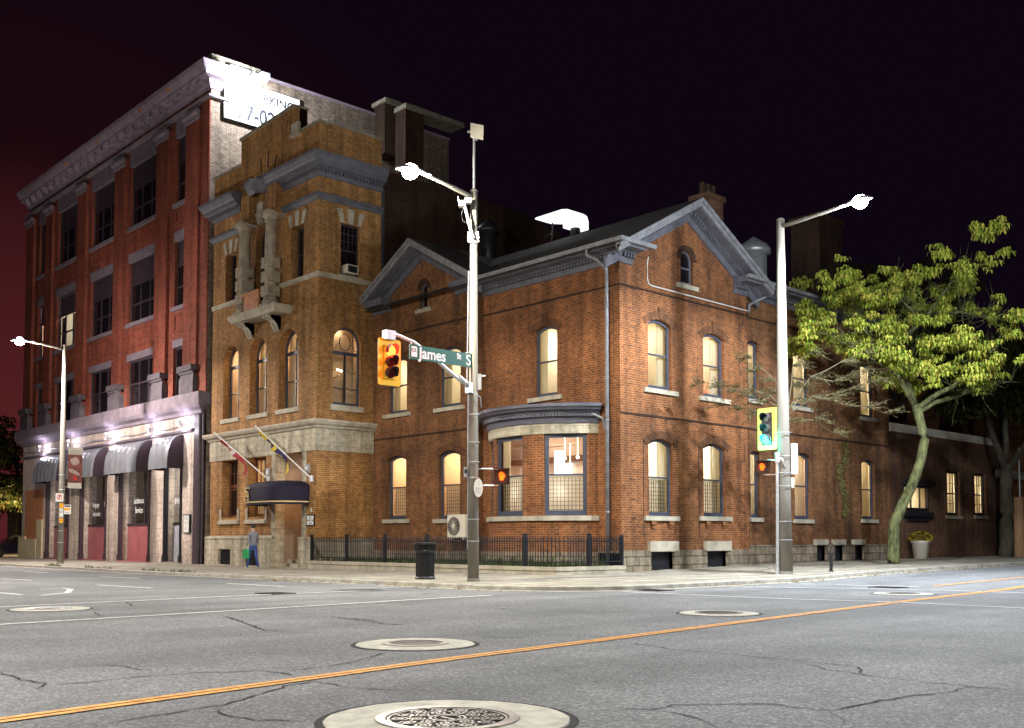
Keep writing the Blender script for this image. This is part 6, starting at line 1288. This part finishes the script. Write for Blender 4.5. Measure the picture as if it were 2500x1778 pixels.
k = MB(); tr0 = [A(-0.05,0.2),A(-0.03,0.9),A(0.0,1.73),A(0.35,2.5),A(0.68,3.12),A(1.05,4.1),A(1.2,4.89),A(1.05,5.6),A(0.9,6.2)]
tr, trr = [], []; rr0 = [0.27,0.215,0.20,0.185,0.18,0.175,0.17,0.165,0.15]
for i in range(len(tr0)-1):
    for j in range(3): q = Vector(tr0[i]).lerp(Vector(tr0[i+1]), j/3); tr.append(q+Vector((rnd.gauss(0,.004),rnd.gauss(0,.004),0))); trr.append((rr0[i]+(rr0[i+1]-rr0[i])*j/3)*rnd.uniform(.975,1.03))
k.tube(tr+[tr0[-1]],trr+[rr0[-1]],14); k.build('trunk','bark',T1,True)
k = MB(); br = [([A(0.9,6.1),A(0.52,6.74,-.1),A(-0.05,7.56,-.2),A(-0.9,8.6,-.5),A(-1.6,9.4,-.7)],.10,.025),([A(0.9,6.1),A(0.7,6.9,.2),A(0.52,7.66,.3),A(0.47,8.53,.3),A(1.14,9.3,.2),A(1.76,10.02,.1),A(2.8,11.4,0)],.11,.025),
    ([A(1.0,6.1),A(1.6,6.6,-.2),A(2.13,6.85,-.4),A(2.8,7.4,-.6),A(3.5,8.2,-.9)],.11,.03),([A(1.05,5.95),A(1.7,6.3,.1),A(2.65,6.64,.3),A(3.94,7.05,.6),A(4.88,7.2,.8)],.10,.02),([A(0.47,8.3,.3),A(-0.2,9.0,.2),A(-0.73,9.56,.1),A(-1.0,10.2,0)],.07,.02),
    ([A(1.14,9.3,.2),A(0.73,9.7,-.2),A(-0.1,10.5,-.4)],.06,.02),([A(1.76,9.6,.1),A(2.5,9.6,-.4),A(3.4,9.3,-.8)],.06,.02),([A(0.1,7.3,-.2),A(-1.2,7.9,-.9),A(-2.6,8.6,-1.3)],.06,.015),([A(0.6,7.2,.3),A(1.2,8.1,1.2),A(1.8,9.2,2.0)],.09,.02),([A(0.5,7.6,.2),A(-.4,8.6,1.2),A(-1,9.6,2.0)],.08,.02)]
for pts, r0, r1 in br: twigs(k, limb(k, pts, r0, r1), 60, 1.1, 0.010)
k.build('limbs','bark',T1,True)
bl = [(-2.21,9.85,1.05),(-3.24,8.68,0.55),(-0.95,10.56,0.9),(0.16,10.79,1.1),(-0.63,9.23,1.1),(0.95,9.54,1.25),(1.74,10.79,1.0),(2.69,11.57,1.0),(3.4,12.12,0.65),(3.0,10.48,1.0),(3.79,9.46,0.9),(2.21,8.92,1.15),(0.63,8.14,1.0),(3.63,8.14,1.0),(2.05,7.46,0.75),(3.95,7.36,0.65),(-0.32,8.29,0.85),(-1.58,8.45,0.6),(-2.37,10.95,0.55),(-3.79,8.45,0.3),(-2.9,9.3,.5),(1.2,7.3,.5)]
k = MB(); bl2 = []
for l,z,r in bl:
    for _ in range(int(5+9*r)): bl2.append((A(l*0.93-0.15+rnd.uniform(-1,1)*r*1.05,z+rnd.uniform(-.95,.9)*r,rnd.uniform(-2.0,1.7)),rnd.uniform(.12,.40)))
leaves(k,bl2,165,0.225,1.0,6,0.5); k.build('crown','leaf',T1)
base = (1.5,26.3,G(1,26)+0.08); A = at(base)
T2 = thing('street_tree','dark tree with a forked trunk at the right edge of the view','tree',base,None)
k = MB(); limb(k,[A(0,0.2),A(0.1,2.5),A(0.15,4.8)],.34,.26,12,.02); limb(k,[A(0.15,4.6),A(-0.6,6.5),A(-1.0,9)],.2,.05); limb(k,[A(0.15,4.5),A(1.0,5.6),A(2.2,7.4)],.18,.05); limb(k,[A(0.1,5),A(.4,7.5,.5),A(.3,10.5,.6)],.16,.04); k.build('trunk','bark_dark',T2,True)
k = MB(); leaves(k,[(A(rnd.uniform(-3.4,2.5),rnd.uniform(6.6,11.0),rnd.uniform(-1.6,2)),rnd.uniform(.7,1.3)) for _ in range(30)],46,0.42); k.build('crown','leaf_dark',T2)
base = (-4.0,27.0,0); A = at(base)
T3 = thing('background_tree','tall dim tree standing in the dark behind the lamplit tree','tree',base)
k = MB(); limb(k,[A(0,0),A(0.2,6),A(0,11)],.35,.2,10); limb(k,[A(0,8),A(-2,12),A(-3,14)],.15,.03); limb(k,[A(0,10),A(1.5,14),A(2,16.5)],.15,.03); k.build('trunk','bark_dark',T3,True)
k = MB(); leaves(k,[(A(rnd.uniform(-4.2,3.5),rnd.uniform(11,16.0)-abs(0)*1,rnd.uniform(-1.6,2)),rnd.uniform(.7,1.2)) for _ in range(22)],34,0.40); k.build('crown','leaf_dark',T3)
base = (3.56,4.09,G(3.5,4)+0.08); A = at(base)
T4 = thing('bare_sapling','young tree with fine straw coloured twigs spreading behind the side street lamp','tree',base)
k = MB(); limb(k,[A(0,0.15),A(-0.02,2.5),A(0.04,5.0),A(0.06,5.5)],.07,.045,10,.02); k.build('trunk','twig',T4,True)
br = [[A(.06,5.4),A(.54,6.16,-.1),A(.78,6.38,-.2),A(1.71,6.9,-.2),A(2.5,7.25,0)],[A(.06,5.4),A(.6,5.7,.2),A(1.24,5.85,.3),A(2.2,6.1,.2),A(3.1,6.38,.1)],[A(.03,5.2),A(.78,5.75,-.4),A(1.71,5.5,-.6),A(3.01,5.2,-.5)],[A(0,5.3),A(-.5,5.65,.2),A(-1.08,5.9,.3),A(-2.6,6.3,.2)],[A(0,5.3),A(-.6,5.75,-.3),A(-1.08,5.94,-.4),A(-2.1,6.16,-.5)],[A(0.02,5.4),A(-.39,6.38,0),A(-1.1,7.1,.1)],[A(0,5.0),A(.78,4.98,-.3),A(1.4,4.6,-.3)],[A(0,5.1),A(-.9,5.3,-.2),A(-2.0,5.5,-.2)],[A(.8,6.38,-.2),A(1.6,6.3,.2),A(2.6,6.7,.4)],[A(.06,5.5),A(.3,6.8,.1),A(.9,7.3,.2)]]
k = MB(); lf = MB()
for pts in br:
    p = limb(k,pts,.024,.006,6,.05); 
    for _ in range(46):
        i = rnd.randrange(len(p)//4, len(p)); q = p[i]; sg = 1 if (p[-1]-p[0]).dot(rt) > 0 else -1
        v = (rt*sg*rnd.uniform(.3,1.1)+fw*rnd.uniform(-.7,.7)+Vector((0,0,rnd.uniform(-.22,.3)))).normalized(); L_ = rnd.uniform(.3,.8); e2_ = q+v*L_*.5+Vector((0,0,rnd.uniform(-.05,.05))); e3_ = q+v*L_+Vector((0,0,rnd.uniform(-.12,.06)))
        k.tube([q,e2_,e3_],[.006,.0045,.002],4,False)
        for f in range(16):
            c = e2_.lerp(e3_, rnd.random()) if rnd.random() < .6 else q.lerp(e2_, rnd.random()); d = (v+Vector((rnd.gauss(0,.7),rnd.gauss(0,.7),rnd.gauss(-.1,.5)))).normalized()*rnd.uniform(.06,.14); w_ = Vector((-d.y,d.x,rnd.uniform(-.05,.05)))*.16
            lf.face([c,c+d*.5-w_,c+d,c+d*.5+w_])
k.build('twigs','twig',T4); lf.build('leaflets','leaf_fine',T4)
# ------------------------------------------------------------------ far left: car, house, trees
CRX, CRY = -51.0, -2.2
CAR = thing('parked_car','black saloon car partly hidden behind the left building corner','car',(CRX,CRY,0.0))
PCAR = lambda u, z, d: (CRX+0.9-d, CRY+u, z-0.02)
body = [(-2.3,0.28),(2.3,0.28),(2.35,0.55),(2.3,0.86),(1.5,0.95),(-1.15,0.93),(-2.15,0.78),(-2.35,0.6)]
k = MB(); k.prism(PCAR,body,0,1.8); k.build('body','car_paint',CAR)
k = MB(); cab = [(-1.2,0.92),(1.75,0.94),(1.2,1.38),(0.5,1.46),(-0.2,1.44)]
n = len(cab); a_ = [PCAR(u,z,0.04+(z-0.92)*0.42) for u,z in cab]; b_ = [PCAR(u,z,1.76-(z-0.92)*0.42) for u,z in cab]; k.mesh(a_+b_,[(i,(i+1) % n,n+(i+1) % n,n+i) for i in range(n)]+[tuple(range(n)),tuple(range(2*n-1,n-1,-1))]); k.build('cabin','car_paint',CAR)
k = MB(); side = [(-0.95,0.97),(0.25,0.97),(0.25,1.36),(-0.25,1.37)]; s2 = [(0.33,0.97),(1.45,0.99),(1.1,1.31),(0.33,1.38)]
for pl in (side,s2): k.face([PCAR(u,z,0.03+(z-0.92)*0.42) for u,z in pl])
k.face([PCAR(-1.22,0.95,0.15),PCAR(-1.22,0.95,1.65),PCAR(-0.3,1.42,1.5),PCAR(-0.3,1.42,0.3)]); k.build('side_window','glass_dark',CAR)
k = MB(); k.tube([PCAR(u,0.955,0.0) for u in (-1.1,0.0,1.6)],0.012,5); k.tube([PCAR(u,0.32,-0.01) for u in (-1.2,1.2)],0.012,5); k.build('chrome_trim','chrome',CAR)
k = MB(); k.sphere(PCAR(-0.85,1.02,-0.10),0.11,6,(0.8,1.0,0.7)); k.build('mirror','car_paint',CAR)
for u in (-1.45,1.45):
    k = MB(); k.tube([PCAR(u,0.34,0.0-0.01),PCAR(u,0.34,0.22)],0.33,20); wl = k.build('wheel','tyre',CAR); k = MB(); k.tube([PCAR(u,0.34,-0.02),PCAR(u,0.34,0.0)],0.2,14); k.build('rim','chrome',wl)
HB = thing('far_cream_house','low cream building with dark windows beyond the parked car','building',(-66,4,0))
k = MB(); k.wall(FRONT(6),[(-80,-0.3),(-40,-0.3),(-40,4.6),(-80,4.6)],[opening(a,a+1.3,1.6,3.4) for a in (-69,-67,-65,-63,-61,-59,-57,-55,-53)],0.2); k.build('wall','cream',HB); k = MB(); k.box(-80,-40,6.02,12,4.6,4.8); k.build('roof','roof',HB)
for a in (-69,-67,-65,-63,-61,-59,-57,-55,-53): k = MB(); k.pbox(FRONT(6),a,a+1.3,1.6,3.4,0.1,0.15); k.build('window','frame_black',HB)
light('yard_light','POINT',(-57.5,-0.6,3.4),900,(1,0.72,0.38),HB,0.3)
YL = thing('yard_lamp','small bright lamp low at the far left edge beyond the car','lamp',(-58.5,1.0,2.2)); k = MB(); k.tube([(-58.5,1.0,0),(-58.5,1.0,2.2)],0.05,8); k.build('post','galv',YL); k = MB(); k.sphere((-58.5,1.0,2.3),0.10,8); k.build('globe','far_lamp',YL)
WP = thing('white_pipe_post','thin white post in front of the far cream building','post',(-54.4,1.5,0)); k = MB(); k.tube([(-54.4,1.5,0),(-54.4,1.5,1.7),(-54.4,1.5,3.6)],0.06,8); k.build('post','white_paint',WP)
for i, (x, y, zz, lb) in enumerate(((-60,-1,9.5,'tall dark tree left of the tall brick building'),(-56.5,2.5,7.5,'smaller dark tree close behind the tall brick building'),(-68,3,10.5,'dark far tree at the left edge of the view'))):
    A = at((x,y,0)); t = thing('dark_tree',lb,'tree',(x,y,0)); k = MB(); limb(k,[A(0,0),A(0.1,4),A(-0.1,zz*0.8)],.3,.12,8); k.build('trunk','bark_dark',t,True)
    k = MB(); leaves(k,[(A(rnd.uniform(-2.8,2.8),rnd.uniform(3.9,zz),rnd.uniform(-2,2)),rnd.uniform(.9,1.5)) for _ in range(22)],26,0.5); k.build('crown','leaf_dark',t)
# ------------------------------------------------------------------ weeds and fallen leaves at the kerb
k = MB()
for (x0, n) in ((-24.9,60),(-20.8,24),(-19.4,18),(-15,40),(-12.6,36)):
    for _ in range(n):
        x = x0+rnd.gauss(0,0.5); y = -9.0+rnd.uniform(-.05,.12); a = rnd.uniform(0,6); h_ = rnd.uniform(.04,.14); k.face([(x-.02*cos(a),y-.02*sin(a),G(x,y)+.1),(x+.02*cos(a),y+.02*sin(a),G(x,y)+.1),(x+rnd.uniform(-.1,.1),y+rnd.uniform(-.1,.1),G(x,y)+.1+h_)])
o = tag(k.build('kerb_weeds','grass_leaf',None),'tufts of weeds growing along the kerb on the left','weeds'); o['kind'] = 'stuff'
k = MB()
for _ in range(420):
    if rnd.random() < 0.75: y = rnd.uniform(-5,26); x = 6.45-0.012*max(y,0)+rnd.gauss(0.25,0.18); z = G(x,y)+0.014
    else: x = rnd.uniform(-6,5); y = -9.8+rnd.gauss(0,.12); z = G(x,y)+0.014
    a = rnd.uniform(0,6); s_ = rnd.uniform(.025,.06); k.face([(x+s_*cos(a),y+s_*sin(a),z),(x-s_*.5*sin(a),y+s_*.5*cos(a),z+.02),(x-s_*cos(a),y-s_*sin(a),z),(x+s_*.5*sin(a),y-s_*.5*cos(a),z+.015)])
for _ in range(160):
    x = rnd.uniform(0.2,6); y = rnd.uniform(2,24); z = G(x,y)+0.112; a = rnd.uniform(0,6); s_ = rnd.uniform(.02,.05); k.face([(x+s_*cos(a),y+s_*sin(a),z),(x-s_*.5*sin(a),y+s_*.5*cos(a),z+.015),(x-s_*cos(a),y-s_*sin(a),z),(x+s_*.5*sin(a),y-s_*.5*cos(a),z+.01)])
o = tag(k.build('fallen_leaves','fallen',None),'fallen yellow leaves lying along the side street kerb','fallen leaves'); o['kind'] = 'stuff'
# ------------------------------------------------------------------ the walker on the left pavement
def skin_mesh(verts, edges, mat_of, name, mats, parent, root=0, sub=2):
    me = bpy.data.meshes.new('tmp'); me.from_pydata([v[:3] for v in verts], edges, []); o = bpy.data.objects.new('tmp', me); COL.objects.link(o)
    sk = o.modifiers.new('s','SKIN'); sb = o.modifiers.new('u','SUBSURF'); sb.levels = sub; sb.render_levels = sub
    for i, v in enumerate(verts): sv = me.skin_vertices[0].data[i]; sv.radius = (v[3], v[4] if len(v) > 4 else v[3]); sv.use_root = (i == root)
    dg = bpy.context.evaluated_depsgraph_get(); ev = o.evaluated_get(dg).to_mesh(); mb = MB()
    V = [o_.co.copy() for o_ in ev.vertices]; Fs = [tuple(p.vertices) for p in ev.polygons]
    o.evaluated_get(dg).to_mesh_clear(); bpy.data.objects.remove(o)
    L_ = OFF[parent.name]; mb.v = [tuple(q+L_) for q in V]; mb.f = Fs; mb.mi = [mat_of(sum((V[i] for i in f), Vector())/len(f)) for f in Fs]
    return mb.build(name, mats, parent, True)
px_, py_ = -15.2, -4.7; pz_ = G(px_,py_)+0.085
PE = thing('person','person in blue trousers and grey jacket walking past the yellow brick house','person',(px_,py_,pz_))
# faces -X (walking left): x forward is -x
vv = [(0,0,0.93,.14,.11),(0,0,1.12,.13,.10),(0.01,0,1.32,.16,.11),(0.0,0,1.46,.07,.07),(-0.02,0,1.54,.055,.055),(-0.03,0,1.62,.085,.075),(-0.03,0,1.72,.075,.07),
      (0.0,-0.09,0.88,.09,.09),(-0.12,-0.10,0.50,.06,.06),(-0.25,-0.10,0.10,.042,.042),(-0.36,-0.10,0.045,.04,.035),
      (0.0,0.09,0.88,.09,.09),(0.08,0.10,0.50,.06,.06),(0.26,0.10,0.14,.042,.042),(0.17,0.10,0.05,.04,.035),
      (0.0,-0.19,1.40,.055,.055),(0.06,-0.23,1.12,.045,.045),(-0.06,-0.24,0.88,.034,.034),(-0.09,-0.24,0.80,.03,.022),
      (0.0,0.19,1.40,.055,.055),(-0.06,0.23,1.12,.045,.045),(-0.20,0.24,0.92,.034,.034),(-0.24,0.24,0.85,.03,.022)]
ee = [(0,1),(1,2),(2,3),(3,4),(4,5),(5,6),(0,7),(7,8),(8,9),(9,10),(0,11),(11,12),(12,13),(13,14),(2,15),(15,16),(16,17),(17,18),(2,19),(19,20),(20,21),(21,22)]
for b0, sy in ((18,-1),(22,1)):
    for j, (dx, ln) in enumerate(((-.03,.075),(-.012,.085),(.008,.08),(.026,.065))):
        hx, hy, hz = vv[b0][:3]; vv.append((hx+dx,hy,hz-ln*.55,.009,.009)); vv.append((hx+dx-.012,hy,hz-ln,.008,.008)); ee += [(b0,len(vv)-2),(len(vv)-2,len(vv)-1)]
    hx, hy, hz = vv[b0][:3]; vv.append((hx-.05,hy-sy*.02,hz-.02,.010,.010)); ee.append((b0,len(vv)-1))
def who(c):
    if c.z > 1.49: return 3
    if c.z < 0.075: return 4
    arm = abs(c.y) > 0.17
    if arm and c.z < 0.90: return 3
    return 0 if (c.z < 0.93 and not arm) else 1
skin_mesh(vv,ee,who,'body',['jeans','jacket','jacket','skin','white_paint'],PE)
k = MB(); c = Vector((px_-0.02,py_,pz_+1.66)); vs = []
k.sphere((c.x+0.012,c.y,c.z+0.03),0.105,9,(0.98,0.86,0.92)); k.build('hair','hair',PE,True)
k = MB(); k.sphere((px_-0.125,py_,pz_+1.615),0.018,5); [k.sphere((px_-0.108,py_+s_*0.032,pz_+1.64),0.010,5) for s_ in (-1,1)]; k.tube([(px_-0.11,py_-.02,pz_+1.575),(px_-0.11,py_+.02,pz_+1.575)],0.006,5); [k.sphere((px_-0.02,py_+s_*0.085,pz_+1.62),0.022,5,(0.6,0.4,1)) for s_ in (-1,1)]; k.build('face_features','skin',PE,True)
BG = thing('shoulder_bag','green bag held at the walker\'s side','bag',(px_+0.02,py_-0.30,pz_+0.45))
k = MB(); vs = [(px_+dx*w_,py_-0.31+dy,pz_+z) for z, w_ in ((0.42,1.0),(0.46,1.06),(0.72,1.0),(0.78,0.8)) for dx, dy in ((-.17,-.05),(.17,-.05),(.17,.05),(-.17,.05))]; k.mesh(vs,[(i*4+j,i*4+(j+1) % 4,(i+1)*4+(j+1) % 4,(i+1)*4+j) for i in range(3) for j in range(4)]+[(3,2,1,0),(12,13,14,15)]); k.build('pouch','bag_green',BG); k = MB(); k.tube([(px_-0.12,py_-.31,pz_+.77),(px_-0.08,py_-.27,pz_+.84),(px_+0.0,py_-.26,pz_+.85),(px_+.12,py_-.31,pz_+.77)],0.012,6); k.build('strap','bag_green',BG)
